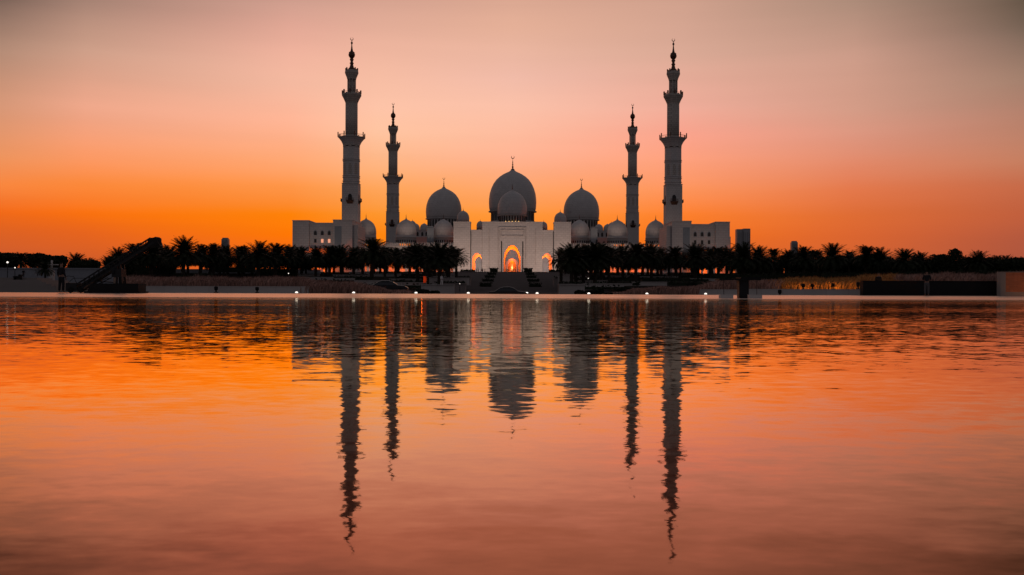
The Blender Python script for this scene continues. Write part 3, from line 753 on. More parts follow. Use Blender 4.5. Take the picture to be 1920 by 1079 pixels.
# portal interior
m = MB(); m.box(-20*k, 20*k, 8.2, 8.6, 0, fz(455)); m.box(-20*k, 20*k, 2.25, 8.6, fz(455), fz(453)); m.box(-20*k, -19*k, 2.25, 8.2, 0, fz(455)); m.box(19*k, 20*k, 2.25, 8.2, 0, fz(455))
pi_ = m.build('portal_niche', M['trim'], fac)
m = MB()   # grey tympanum with lower arch cut out
n = 20; h = 13.2*k; sp = fz(490); ap = fz(467)
lo_h = 12.2*k; lo_sp = fz(497); lo_ap = fz(484.5)
for i in range(n):
    ta, tb = -math.cos(math.pi*i/n), -math.cos(math.pi*(i+1)/n)
    def up(t): return sp+(ap-sp)*(1-abs(t)**2.0)**.5
    def dn(t):
        x = abs(t)*h/lo_h
        return lo_sp+(lo_ap-lo_sp)*(1-min(1, x)**1.7)**.62 if x < 1 else lo_sp
    xa, xb = ta*h, tb*h
    vs = [(xa,3.2,dn(ta)),(xb,3.2,dn(tb)),(xb,3.2,up(tb)),(xa,3.2,up(ta))]; vs += [(x, 3.5, z) for x, y, z in vs]
    m.add(vs, [(0,1,2,3),(7,6,5,4),(0,4,5,1),(3,2,6,7)])
m.build('tympanum', M['tymp'], pi_)
m = MB(); m.arch_wall(-12.4*k, 12.4*k, 0, fz(483), 5.2, 5.5, [(0, 8.2*k, fz(500), fz(489))]); m.build('inner_arch', M['trim'], pi_)
m = MB(); m.box(-8.1*k, 8.1*k, 7.6, 7.8, 0, fz(489))
for i in range(-3, 4): m.box(i*.5-.05, i*.5+.05, 7.5, 7.58, 0, fz(490))
m.build('door_screen', M['gold'], pi_)
m = MB(); m.lathe([(.05,-1.6),(.3,-1.2),(.5,-.8),(.25,-.4),(.1,0),(.05,.8)], (0,4.6,fz(498.5)), 12); m.build('chandelier', M['chand'], pi_)
m = MB(); m.lathe([(.1,-.2),(.5,.1),(.45,.5),(.1,.8)], (0,3.9,fz(506.5)), 12); m.build('lantern', M['chand'], pi_)
# flared stone terrace parapet
tag(fac, 'pale stone entrance facade with glowing central portal arch', 'building', None)

# lit roof lamps under the front dome are small warm windows
def light(kind, name, loc, energy, color, size=.3, rot=None, spot=None):
    l = bpy.data.lights.new(name, kind); l.energy = energy; l.color = color
    if kind == 'AREA': l.size = size
    else: l.shadow_soft_size = size
    if spot: l.spot_size = spot; l.spot_blend = .8
    o = bpy.data.objects.new(name, l); col.objects.link(o); o.location = loc
    if rot: o.rotation_euler = rot
    return o
OR = (1,.12,.0)
light('POINT','portal_lamp',(0,D0+5.2,9.4+fz(474)),3400,OR,.3)
light('POINT','portal_lamp',(0,D0+4.2,9.4+fz(480.5)),700,OR,.2)
light('POINT','portal_lamp',(0,D0+6.4,9.4+fz(486.2)),700,OR,.2)
for s in (-1, 1):
    light('POINT','niche_lamp',(s*62.0*k,D0+3.6,9.4+fz(486)),1500,OR,.2); light('POINT','niche_lamp',(s*62.0*k,D0+3.6,9.4+fz(503)),900,OR,.2)

# ---- arcades
for s, side in ((-1,'left'),(1,'right')):
    D = 432; root = empty('arcade', (0, D, 9.4)); top = zz(463, D)-9.4
    xa, xb = sorted((s*110.5*k, s*330*k)); n = 12; step = (xb-xa)/n; m = MB()
    m.arch_wall(xa, xb, 0, top, 0, .8, [(xa+step*(i+.5), step*.36, 5.4, 8.2) for i in range(n)])
    m.box(xa, xb, -.2, .9, top+.003, top+.35)
    m.build('arcade_wall', M['marble'], root)
    m = MB(); x = xa+.3
    while x < xb-.3:       # pointed merlons
        m.prism([(x,top+.35),(x+.55,top+.35),(x+.62,top+1.2),(x+.275,top+1.9),(x-.07,top+1.2)], .1, .5); x += 1.05
    m.build('parapet', M['marble'], root)
    for i in range(n+1):
        for dx in (-.55, .55):
            if i in (0, n): continue
            pass
    m = MB(); m.box(xa, xb, 8, 8.4, 0, top); m.box(xa, xb, .8, 8, top-1.0, top-.6); m.build('gallery', M['trim'], root)
    tag(root, f'pale arcade with pointed merlons and glowing arches {side} of the entrance', 'arcade')
    for i in range(n):
        if i % 3 == 1: light('POINT','arcade_lamp',(xa+step*i,D+2.2,9.4+6.4),3000,OR,.3)

# ---- wings
for s, side in ((-1,'left'),(1,'right')):
    D = 380; q = D/F; root = empty('wing_building', (0, D, 0)); g0 = 7.5
    def X(p): return s*p*q
    def W(mb, p0, p1, y0, y1, z0, z1): a_, c_ = sorted((X(p0), X(p1))); mb.box(a_, c_, y0, y1, z0, z1)
    zt = zz(416, D); zt2 = zz(420, D)
    m = MB(); e1 = 412 if s < 0 else 408; W(m, e1, 381.3, 0, 26, g0, zt); W(m, e1+.6, 380.6, -.2, 26.2, zt+.003, zt+.3); m.build('end_block', M['marble'], root)
    m = MB(); a_, c_ = sorted((X(356), X(331.3))); 
    ar = [(X(368), 0)]
    W(m, 381, 335.3, 1.0, 26, g0, zt2); W(m, 380, 335.5, .85, 26, zt2+.003, zt2+.25); W(m, 380, 335.5, .9, .998, zz(425,D), zz(424.3,D)); mid_ = m.build('window_block', M['marble'], root)
    m = MB(); W(m, 335, 299, -1.2, 22, g0, zt+.2); W(m, 335.6, 298.4, -1.4, 22.2, zt+.203, zt+.5)
    W(m, 298.7, 290, .6, 20, g0, zz(423, D)); m.build('inner_block', M['marble'], root)
    m = MB(); W(m, 332, 319, -1.27, -1.21, g0, zz(426, D)); m.build('portal_panel', M['panel'], root)
    for j, p in enumerate((370, 357, 344)):
        w = 3.3*q
        m = MB(); m.prism(archpoly(X(p), w, zz(442.5, D), zz(437.5, D), zz(433, D)), .90, 1.0-.003); m.build('window', M['panel'], mid_)
        m = MB(); m.prism(archpoly(X(p), w*.72, zz(442, D), zz(438, D), zz(434.5, D)), .86, .897); m.build('window', M['recess'], mid_)
        m = MB(); W(m, p+2.2, p-2.2, .93, .997, zz(456.5, D), zz(449.5, D)); m.build('window', M['warmwin'] if (s < 0 and j > 0) else M['recess'], mid_)
    m = MB(); W(m, 416, 408.3, 6, 20, g0, zz(441, D)); m.build('annex', M['marble'], root) if s > 0 else None
    # ground arches in front: lit porch
    m = MB(); a_, c_ = sorted((X(385), X(330))); n = 5; st = (c_-a_)/n
    m.arch_wall(a_, c_, g0, zz(478, D), -5.0, -4.5, [(a_+st*(i+.5), st*.34, 12.5, 14.5) for i in range(n)]); m.box(a_, c_, -4.5, -.05 if False else -1.5, zz(478, D)-.4, zz(478, D)-.003)
    m.build('porch', M['marble'], root)
    tag(root, f'white stone wing building with two rows of windows at the {side} end of the mosque', 'building')
    light('POINT','porch_lamp',(a_+st*2,D-3.9,12.8),2600,OR,.2)
    light('POINT','porch_lamp',(a_+st*4,D-3.9,12.8),2000,OR,.2)

# ---- minarets
mn = empty('minaret'); q = 430/F
def mz(y): return zz(y+1.5, 430)-9.4
def tor(m, r, z, h=.35, n=8, ph=math.pi/8): m.lathe([(r,0),(r*1.05,h*.25),(r*1.05,h*.75),(r,h)], (0,0,z), n, ph, smooth=False)
oc = 1/math.cos(math.pi/8)
m = MB(); hw = 3.42; zt = mz(346)
m.box(-hw, hw, -hw, hw, 0, zt)
for s1 in (-1, 1):
    for s2 in (-1, 1): m.box(s1*hw-.18, s1*hw+.18, s2*hw-.18, s2*hw+.18, 0, zt-.3)
m.box(-hw-.3, hw+.3, -hw-.3, hw+.3, zt+.003, zt+.35); base = m.build('square_shaft', M['shaft'], mn)
for a_ in range(4):
    if a_ == 2: continue
    br = MB(); zb_ = mz(378)
    br.box(-1.7, 1.7, -hw-1.15, -hw-.003, zb_, zb_+.35); br.add([(-1.2,-hw-.003,zb_-1.2),(1.2,-hw-.003,zb_-1.2),(1.6,-hw-1.0,zb_-.003),(-1.6,-hw-1.0,zb_-.003),(1.6,-hw-.003,zb_-.003),(-1.6,-hw-.003,zb_-.003)], [(0,1,2,3),(3,2,4,5),(1,4,2),(0,3,5)])
    for i in range(9): br.box(-1.65+i*.4, -1.55+i*.4, -hw-1.1, -hw-.98, zb_+.353, zb_+1.2)
    br.box(-1.7, 1.7, -hw-1.13, -hw-.95, zb_+1.203, zb_+1.35)
    o = br.build('balcony', M['bronze'], mn); o.rotation_euler = (0,0,a_*math.pi/2)
    dd = MB(); dd.prism(archpoly(0, .85, zb_+.35, zb_+2.2, zb_+3.2), -hw-.06, -hw-.003); dd.build('door', M['recess'], o)
# octagon
m = MB(); r1 = 3.5*oc; z0 = zt+.36; z1 = mz(276)
m.lathe([(r1,0),(r1,z1-z0)], (0,0,z0), 8, math.pi/8, smooth=False)
for y in (300, 334, 331, 341, 303): tor(m, r1*1.03, mz(y))
m.build('octagonal_shaft', M['shaft'], mn)
for kk in range(8):
    a_ = kk*math.pi/4+math.pi/2
    if math.sin(a_) > .5: continue
    w = MB(); w.prism(archpoly(0, .75, mz(328), mz(311), mz(307)), -.05, .1); o = w.build('blind_arch', M['lattice'], mn); o.location = (3.5*math.cos(a_), 3.5*math.sin(a_), 0); o.rotation_euler = (0,0,a_+math.pi/2)
m = MB(); za = mz(274); zc = mz(258)
m.lathe([(r1,0),(r1*1.06,(zc-za)*.2),(r1*1.22,(zc-za)*.5),(r1*1.5,(zc-za)*.85),(r1*1.66,(zc-za)*.97),(r1*1.66,(zc-za))], (0,0,za), 8, math.pi/8, smooth=False)
cb = m.build('corbel', M['shaft'], mn)
for kk in range(8):
    a_ = kk*math.pi/4+math.pi/2
    if math.sin(a_) > .5: continue
    w = MB(); zq = za+(zc-za)*.1
    w.prism(archpoly(0, .7, 0, 1.6, 2.5), -.06, .2); o = w.build('niche', M['lattice'], cb); o.location = (3.62*math.cos(a_), 3.62*math.sin(a_), za-.6); o.rotation_euler = (R(-0),0,a_+math.pi/2)
def rail(r, z, h, n, ph, merl):
    m = MB(); 
    for kk in range(8):
        a0 = kk*math.pi/4+ph; a1 = a0+math.pi/4; p0 = Vector((r*math.cos(a0), r*math.sin(a0), z)); p1 = Vector((r*math.cos(a1), r*math.sin(a1), z))
        m.obox(p0+Vector((0,0,h*.62)), p1+Vector((0,0,h*.62)), .09, .12)
        for j in range(n): p = p0.lerp(p1, j/n); m.obox(p, p+Vector((0,0,h*.62)), .07, .07)
        m.obox(p0, p0+Vector((0,0,h*1.25)), merl, merl)
    return m.build('railing', M['bronze'], mn)
rail(r1*1.6, zc, 1.7, 7, math.pi/8, .42)
# cylinder with lattice
m = MB(); r2 = 2.72; z2 = mz(194); m.lathe([(r2,0),(r2,z2-zc)], (0,0,zc), 28)
m.lathe([(r2*1.12,0),(r2*1.12,.7),(r2*1.02,1.0)], (0,0,zc+.01), 28); m.build('round_shaft', M['lattice'], mn)
m = MB(); z3 = mz(176.5); dz = z3-z2; m.lathe([(r2,0),(r2*1.07,dz*.15),(r2*1.35,dz*.55),(r2*1.58,dz*.82),(r2*1.6,dz*.95),(r2*1.5,dz)], (0,0,z2), 28, smooth=False); m.build('corbel', M['lattice'], mn)
rail(r2*1.5, z3, 1.3, 3, 0, .62)
# lantern
m = MB(); r3 = 2.0; z4 = mz(149); m.lathe([(r3*.66,0),(r3*.66,z4-z3)], (0,0,z3), 16)
for kk in range(8):
    a_ = kk*math.pi/4+math.pi/8; m.lathe([(.24,0),(.2,.2),(.2,z4-z3-.2),(.26,z4-z3)], (r3*.88*math.cos(a_), r3*.88*math.sin(a_), z3), 8)
m.lathe([(r3*1.03,0),(r3*1.03,.8)], (0,0,z3+.01), 16); m.build('lantern', M['lattice'], mn)
m = MB(); z5 = mz(132.5); dz = z5-z4; m.lathe([(r3,0),(r3*1.1,dz*.2),(r3*1.42,dz*.6),(r3*1.52,dz*.75),(r3*1.45,dz)], (0,0,z4), 20, smooth=False); m.build('corbel', M['lattice'], mn)
rail(r3*1.32, z5, .9, 2, 0, .5)
m = MB(); sp_ = lambda y: mz(y)
m.lathe([(1.75,z5),(1.5,sp_(129.5)),(.95,sp_(126)),(.68,sp_(121.5)),(.72,sp_(120)),(.98,sp_(118.5)),(.6,sp_(117)),(.6,sp_(114.5)),(.95,sp_(111.5)),(.6,sp_(110)),(.85,sp_(108.5)),(1.3,sp_(106)),(1.52,sp_(103)),(1.3,sp_(99.8)),(1.35,sp_(98.6)),(.6,sp_(96)),(.38,sp_(91)),(.22,sp_(84.5)),(.2,sp_(83.5)),(.5,sp_(81)),(.42,sp_(79.5)),(.1,sp_(77)),(.07,sp_(75.5))], (0,0,0), 16)
spire = m.build('spire', M['bronze'], mn)
m = MB(); rr = .62; pts = []; rad = []
for i in range(21):
    t = R(-245)+R(310)*i/20; pts.append((rr*math.cos(t), 0, sp_(75.3)+rr+rr*math.sin(t))); rad.append(.035+.13*math.sin(math.pi*i/20))
m.tube(pts, rad, 6); m.build('crescent', M['bronze'], spire)
MIN = [(-302,430,'tall left minaret, nearest the left white wing'),(301,430,'tall right minaret, nearest the right white wing'),(-224,577,'shorter looking left minaret standing farther back'),(225,577,'shorter looking right minaret standing farther back')]
for i, (px, D, lab) in enumerate(MIN):
    o = mn if i == 0 else copy_tree(mn); o.location = (px*D/F, D, 9.4); tag(o, 'white marble minaret: '+lab, 'minaret', 'minarets of the mosque')

# facade floodlights on the podium
WARM = (1,.68,.55)
for x in (-24,-17,-9.5,9.5,17,24):
    light('SPOT','facade_floodlight',(x, D0-21, 9.7),4300,WARM,.4,(R(90+26),0,0),R(110))
for s in (-1, 1):
    for x in (34,46,58,70):
        light('SPOT','arcade_floodlight',(s*x, 412, 9.9),2600,WARM,.4,(R(90+24),0,0),R(110))
    for x in (68,80): light('SPOT','wing_floodlight',(s*x, 362, 8.0),1300,WARM,.4,(R(90+50),0,0),R(125))

# far towers
def tower(px0, px1, y0, D, label, split=None, right=None):
    a = P(px0, y0, D); c = P(px1, y0, D); root = empty('tower_block', ((a.x+c.x)/2, D, -.45)); h = a.z+.45; w = c.x-a.x
    m = MB()
    if split: m.box(-w/2, -w*.06, 0, w*.6, 0, h); m.box(-w*.03, w/2, -1, w*.6, 0, h+.5); m.box(-w*.06, -w*.03, 1, w*.6-1, 0, h-1.5)
    else: m.box(-w/2, w/2, 0, w, 0, h-1.5); m.box(-w*.4, w*.4, 1, w-1, h-1.497, h)
    m.build('tower_body', M['tower'], root)
    m = MB(); n = int(h/3.6)
    for i in range(7): x = -w*.42+w*.84*i/6; yy = -1.1 if (split and x > -w*.03) else -.1; m.box(x-.12, x+.12, yy, yy+.08, 2, h-3)
    m.build('window_bands', M['glass'], root); tag(root, label, 'tower block')
tower(415,427,446,1100,'small far grey tower above the left palms')
tower(1382,1406.5,430,900,'pale grey twin slab tower right of the right white wing', True)
tower(1485,1496,452,1100,'small far grey tower above the right palms')

# ------------------------------------------------------------------ pool lamps
lamp0 = None
for i, x in enumerate((556,663,780,878,1007,1104,1213,1323)):
    D = edge((x-960)*66/F)+22.6; p = P(x, 553, D)
    if lamp0 is None:
        root = empty('pool_lamp'); m = MB(); m.lathe([(.13,0),(.13,.035),(.1,.04)], (0,0,0), 16); m.build('lamp_base', M['blackmetal'], root)
        m = MB(); m.lathe([(.12,.042),(.118,.07),(.10,.11),(.07,.14),(.03,.155)], (0,0,0), 16); m.build('lamp_globe', M['lamp'], root); lamp0 = root
    else: root = copy_tree(lamp0)
    root.location = (p.x, D, .182); root.scale = (.85,.85,.85); tag(root, f'small glowing domed lamp on the pool edge, {ORD[i]} from the left', 'lamp', 'lamps along the pool edge')
    pass
# bowl lamps / urns
urn0 = None
for i, (x, y0, y1, lab) in enumerate([(405,537,549,'dark bollard against the long left wall, left of two'),(482,538,549,'dark bollard against the long left wall, right of two'),
    (358,525,533,'dark bollard half sunk in the left grass, left of two'),(379,525,533,'dark bollard half sunk in the left grass, right of two'),
    (1462,543,556,'lone dark bollard before the long right wall'),(1506,532,543,'dark bollard on the right wall top, first from left'),(1523,532,543,'dark bollard on the right wall top, second from left'),
    (1562,531,543,'dark bollard on the right wall top, third from left'),(1609,529,543,'dark bollard next to the left end of the black wall')]):
    D = 68.2 if i in (0,1,4) else (71 if i < 4 else 70.7); p = P(x, y1, D); h = (y1-y0)*D/F
    if urn0 is None:
        root = empty('bollard_light'); m = MB(); m.lathe([(.17,0),(.16,.05),(.06,.09),(.05,.17)], (0,0,0), 14); m.build('stand', M['blackmetal'], root)
        m = MB(); m.lathe([(.05,.17),(.12,.22),(.14,.32),(.13,.42),(.09,.47)], (0,0,0), 14); m.build('lamp_head', M['black'], root); urn0 = root
    else: root = copy_tree(urn0)
    root.location = (p.x, D, p.z-.03); root.scale = (1,1,h/.45); tag(root, lab, 'bollard', 'dark bollards by the pool')

# pillar table at the water's edge with two pale boxes
D = 46.5
root = empty('pillar_table', P(1395, 557, D)); root.location.z = 0
c = root.location.x
def lx(px): return P(px, 540, D).x-c
zt = P(1395, 526, D).z
m = MB(); m.box(lx(1386), lx(1404), 0, .45, -.2, zt-.002); m.box(lx(1383), lx(1407), -.04, .5, -.2, .03); m.build('pillar', M['blackmetal'], root)
m = MB(); m.box(lx(1346), lx(1424), -.35, .75, zt, zt+.07); m.box(lx(1386), lx(1424), -.3, .7, zt+.072, zt+.15); m.build('slab', M['black'], root)
for px in (1358, 1420): m = MB(); m.tube([(lx(px),.1,-.2),(lx(px),.1,zt)], .014, 6); m.build('leg', M['blackmetal'], root)
tag(root, 'dark table slab on one thick pillar and thin legs standing in the water', 'table')
for x0, x1, lab in ((1351,1375,'left pale block beside the pillar table'),(1405.5,1429,'right pale block beside the pillar table')):
    a = P(x0, 557, 45.5); c2 = P(x1, 557, 45.5); m = MB(); m.box(a.x, c2.x, 45.5, 45.9, -.15, .19); m.box(a.x-.01, c2.x+.01, 45.49, 45.91, .192, .21); tag(m.build('pale_block', M['floatbox']), lab, 'block', 'pale blocks in the water')

# ------------------------------------------------------------------ boom machine
D = 62; a = P(130, 549, D); root = empty('boom_machine', (a.x, D, .16)); ox = a.x; oz = .16
def q2(px, py, dy=0): p = P(px, py, D); return Vector((p.x-ox, dy, p.z-oz))
m = MB()
for dy in (-.35, .35):
    m.obox(q2(150,546,dy), q2(292,455,dy), .07, .12); m.obox(q2(146,535,dy), q2(286,447,dy), .07, .09)
    for i in range(16):
        t = i/16; t2 = (i+1)/16; b0 = q2(150,546,dy).lerp(q2(292,455,dy), t); t0 = q2(146,535,dy).lerp(q2(286,447,dy), t2); b2 = q2(150,546,dy).lerp(q2(292,455,dy), t2)
        m.obox(b0, t0, .035, .035); m.obox(b2, t0, .035, .035)
for i in range(17):
    t = i/16; p = q2(150,546,0).lerp(q2(292,455,0), t); m.obox(p+Vector((0,-.35,0)), p+Vector((0,.35,0)), .05, .05)
boom = m.build('boom', M['blackmetal'], root)
m = MB(); m.obox(q2(150,543,0), q2(288,454,0), .56, .2); m.build('belt_trough', M['black'], boom)
m = MB(); e = q2(291,455,0); m.lathe([(.28,-.3),(.34,-.25),(.34,.25),(.28,.3)], (e.x+.05, 0, e.z), 16); m.obox(e+Vector((-.3,0,-.1)), e+Vector((.25,0,.12)), .75, .5); m.obox(e+Vector((.1,0,.05)), q2(301,464,0), .6, .22); m.build('boom_head', M['black'], root)
m = MB(); m.box(q2(177,540).x, q2(266,540).x, -.6, .7, 0, q2(200,532).z)
m.add([(q2(170,549).x,-.6,0),(q2(177,549).x,-.6,0),(q2(177,540).x,-.6,q2(200,533).z),(q2(170,549).x,.7,0),(q2(177,549).x,.7,0),(q2(177,540).x,.7,q2(200,533).z)], [(0,1,2),(5,4,3),(0,2,5,3)])
m.box(q2(166,548).x, q2(270,548).x, -.7, .8, -.02, .12); m.build('base', M['black'], root)
m = MB()
for dy in (-.3, .3):
    m.obox(q2(222,532,dy), q2(222,497,dy), .1, .16); m.obox(q2(232,532,dy), q2(228,492,dy), .1, .1); m.obox(q2(215,530,dy), q2(182,528,dy), .06, .06)
    m.obox(q2(182,532,dy), q2(206,521,dy), .05, .05)
m.box(q2(214,520).x, q2(232,520).x, -.4, .4, q2(220,520).z, q2(220,505).z); m.build('support_post', M['blackmetal'], root)
m = MB(); m.box(q2(127,548).x, q2(148,548).x, -.3, .3, .12, q2(135,531).z)
m.tube([q2(124,522,-.3), q2(131,518,-.3), q2(142,519,-.3), q2(149,535,-.3)], .022, 6); m.tube([q2(124,532,.2), q2(135,522,.2), q2(152,522,.2), q2(168,521,.2)], .018, 6); m.build('tail_hopper', M['blackmetal'], root)
for px in (137, 156):
    w_ = MB(); c = q2(px, 545, 0); pr = [(.1,-.05),(.17,-.045),(.19,0),(.17,.045),(.1,.05)]; w_.lathe(pr, (0,0,0), 18)
    o = w_.build('wheel', M['rubber'], root); o.location = (c.x, -.35, .19); o.rotation_euler = (R(90),0,0)
m = MB(); m.tube([q2(150,549,-.3), q2(175,541,-.3), q2(196,531,-.3), q2(208,522,-.3)], .02, 6); m.tube([q2(158,549,.3), q2(180,543,.3), q2(190,535,.3)], .02, 6); m.build('cable', M['rubber'], root)
tag(root, 'long dark machine whose lattice boom slopes up over the palms', 'machine')

# ------------------------------------------------------------------ people
def skin_mesh(name, chain_pts, edges, radii, sub=1):
    me = bpy.data.meshes.new(name); me.from_pydata(chain_pts, edges, []); o = bpy.data.objects.new(name, me); col.objects.link(o)
    md = o.modifiers.new('skin', 'SKIN'); md.use_smooth_shade = True
    if sub: s_ = o.modifiers.new('sub', 'SUBSURF'); s_.levels = sub; s_.render_levels = sub
    sv = me.skin_vertices[0].data if me.skin_vertices else None
    for i, r in enumerate(radii): sv[i].radius = (r, r) if not isinstance(r, tuple) else r
    sv[0].use_root = True
    dg = bpy.context.evaluated_depsgraph_get(); dg.update()
    nm = bpy.data.meshes.new_from_object(o.evaluated_get(dg)); bpy.data.objects.remove(o); bpy.data.meshes.remove(me)
    nm.name = name; return nm
def person_meshes(fingers=True, arms='down', stride=.0):
    V = []; E = []; Rr = []
    def add(p, r, par=None):
        V.append(p); Rr.append(r)
        if par is not None: E.append((par, len(V)-1))
        return len(V)-1
    pel = add((0,0,.95),(.135,.10)); wa = add((0,.0,1.10),(.12,.09),pel); ch = add((0,.01,1.32),(.15,.105),wa); nb = add((0,.01,1.46),(.07,.07),ch)
    ne = add((0,0,1.53),.052,nb); hd = add((0,-.012,1.63),(.072,.088),ne); add((0,0,1.73),(.06,.07),hd)
    add((0,-.105,1.615),.014,hd)      # nose
    for s in (-1, 1): add((s*.078,0,1.62),.018,hd)
    for s in (-1, 1):
        hip = add((s*.09,0,.88),.088,pel); kn = add((s*.10,-.02+stride*s,.50),.058,hip); an = add((s*.105,.02+stride*s*1.3,.09),.038,kn); add((s*.12,-.13+stride*s*1.3,.03),.035,an)
        sh = add((s*.185,.01,1.41),.056,ch)
        if arms == 'down': el_, wr, ha = (s*.245,.03,1.13),(s*.25,-.05,.90),(s*.25,-.08,.83)
        else: el_, wr, ha = (s*.26,.0,1.15),(s*.14,-.20,1.20),(s*.07,-.24,1.24)
        e_ = add(el_,.042,sh); w_ = add(wr,.028,e_); h_ = add(ha,(.036,.018),w_)
        if fingers:
            dv = (Vector(ha)-Vector(wr)).normalized(); sd = Vector((0,1,0)) if arms == 'down' else Vector((0,0,1))
            for j, (o_, l_) in enumerate(((-.03,.07),(-.01,.085),(.01,.08),(.028,.062))):
                p1 = Vector(ha)+dv*.03+sd*o_; p2 = p1+dv*l_*.55+Vector((-s*.012,0,0)); p3 = p2+dv*l_*.45+Vector((-s*.03,0,0))
                a1 = add(tuple(p1),.010,h_); a2 = add(tuple(p2),.009,a1); add(tuple(p3),.008,a2)
            p1 = Vector(wr)+dv*.04-sd*.035; a1 = add(tuple(p1),.012,h_); add(tuple(p1+dv*.045-sd*.02),.010,a1)
    body = skin_mesh('body', V, E, Rr, 1)
    def sub_(pts, eds, rad, nm): return skin_mesh(nm, pts, eds, rad, 1)
    tp = [(0,0,.98),(0,0,.90)]; te = [(0,1)]; trd = [(.15,.115),(.155,.12)]
    for s in (-1, 1):
        b0 = len(tp); tp += [(s*.09,0,.82),(s*.10,-.02+stride*s,.50),(s*.105,.02+stride*s*1.3,.10)]; te += [(1,b0),(b0,b0+1),(b0+1,b0+2)]; trd += [.105,.078,.068]
    trousers = sub_(tp, te, trd, 'trousers')
    sp = [(0,0,.93),(0,.0,1.12),(0,.01,1.33),(0,.01,1.45)]; se = [(0,1),(1,2),(2,3)]; sr = [(.155,.125),(.145,.11),(.172,.125),(.085,.08)]
    for s in (-1, 1):
        b0 = len(sp)
        if arms == 'down': pts = [(s*.19,.01,1.41),(s*.245,.03,1.13),(s*.25,-.045,.92)]
        else: pts = [(s*.19,.01,1.41),(s*.26,0,1.15),(s*.15,-.19,1.195)]
        sp += pts; se += [(2,b0),(b0,b0+1),(b0+1,b0+2)]; sr += [.072,.056,.044]
    shirt = sub_(sp, se, sr, 'shirt')
    hair = skin_mesh('hair', [(0,.025,1.66),(0,.03,1.70),(0,.01,1.755)], [(0,1),(1,2)], [(.075,.07),(.08,.08),(.05,.055)], 1)
    return body, trousers, shirt, hair
def mkperson(meshes, mats, loc, rz, s=1.0):
    root = empty('person', loc, rz); root.scale = (s,s,s); body = None
    for me, mt, nm in zip(meshes, mats, ('body','trousers','shirt','hair')):
        me = me.copy() if me.users and me.materials else me
        me.materials.clear(); me.materials.append(mt)
        o = bpy.data.objects.new(nm, me); col.objects.link(o); o.parent = root
    return root
pm_down = person_meshes(True,'down',.03); pm_hold = person_meshes(True,'hold',.02)
D = 63; p = P(115, 550, D-1.2); o = mkperson(pm_down, (M['skin'],M['darkcloth'],M['darkcloth'],M['hair']), (p.x,D-1.2,.168), R(160), 1.12)
tag(o, 'person in dark clothes standing at the left end of the boom machine', 'person')
p = P(217, 549, D-1.2); o = mkperson(pm_hold, (M['skin'],M['khaki'],M['darkcloth'],M['hair']), (p.x,D-1.2,.165), R(-100), 1.08)
tag(o, 'person in light brown trousers and dark top standing before the boom machine', 'person')
p = P(1740, 556, 66); o = mkperson(pm_hold, (M['skin'],M['greycloth'],M['darkcloth'],M['hair']), (p.x,66.2,.183), R(150), .97)
tag(o, 'person in dark jacket and grey trousers standing before the black wall', 'person')
p = P(1652, 556, 71); o = mkperson(pm_down, (M['skin'],M['darkcloth'],M['darkcloth'],M['hair']), (p.x,71.5,.12), R(20), .97)
tag(o, 'person whose head and shoulders rise above the black wall before orange tinted grass', 'person')
o.scale = (1.1,1.1,1.0)
p = P(44, 519, 84); o = mkperson(pm_down, (M['skin'],M['darkcloth'],M['darkcloth'],M['hair']), (p.x,84,p.z-.1), R(40), .42)
tag(o, 'tiny dark standing person on top of the left seating steps', 'person')
# visitors by the entrance
tiny = person_meshes(False,'down',.06)
t0 = mkperson(tiny, (M['skin'],M['darkcloth'],M['darkcloth'],M['hair']), (0,0,0), 0)
vis = [(886,1),(893,1),(897,1),(902,1),(905,1),(909,1),(951,1),(954,1),(959.5,1.15),(962,1.1),(966,1),(970,1),(1030,1),(1044,1),(1048,1),(1034,1)]
PH = ['in the glowing left side arch','just right of the left side arch','before the grey screen of the left side arch','right of the grey screen of the left side arch','second from right in the left group','at the right end of the left group',
 'at the left foot of the glowing portal','second from left under the glowing portal','darkest in the middle under the portal lantern','just right of the portal centre','second from right under the glowing portal','at the right foot of the glowing portal','in the glowing right side arch','right of the right side arch','farthest right by the facade','between the right side arch and the pylon']
for i, (x, s) in enumerate(vis):
    o = t0 if i == 0 else copy_tree(t0); D = 417+random.uniform(-1.5,3); o.location = ((x-960)*D/F, D, 9.4); o.scale = (s,)*3; o.rotation_euler = (0,0,random.uniform(0,6))
    tag(o, 'tiny dark visitor '+PH[i], 'person', 'visitors at the mosque entrance')
o = copy_tree(t0); o.location = tuple(P(828,536,150)); o.scale = (1,)*3; tag(o, 'small pale visitor walking left of the stairs', 'person')
for ch in o.children:
    if ch.name.startswith(('trousers','shirt')): ch.data = ch.data.copy(); ch.data.materials.clear(); ch.data.materials.append(M['whitecloth'])

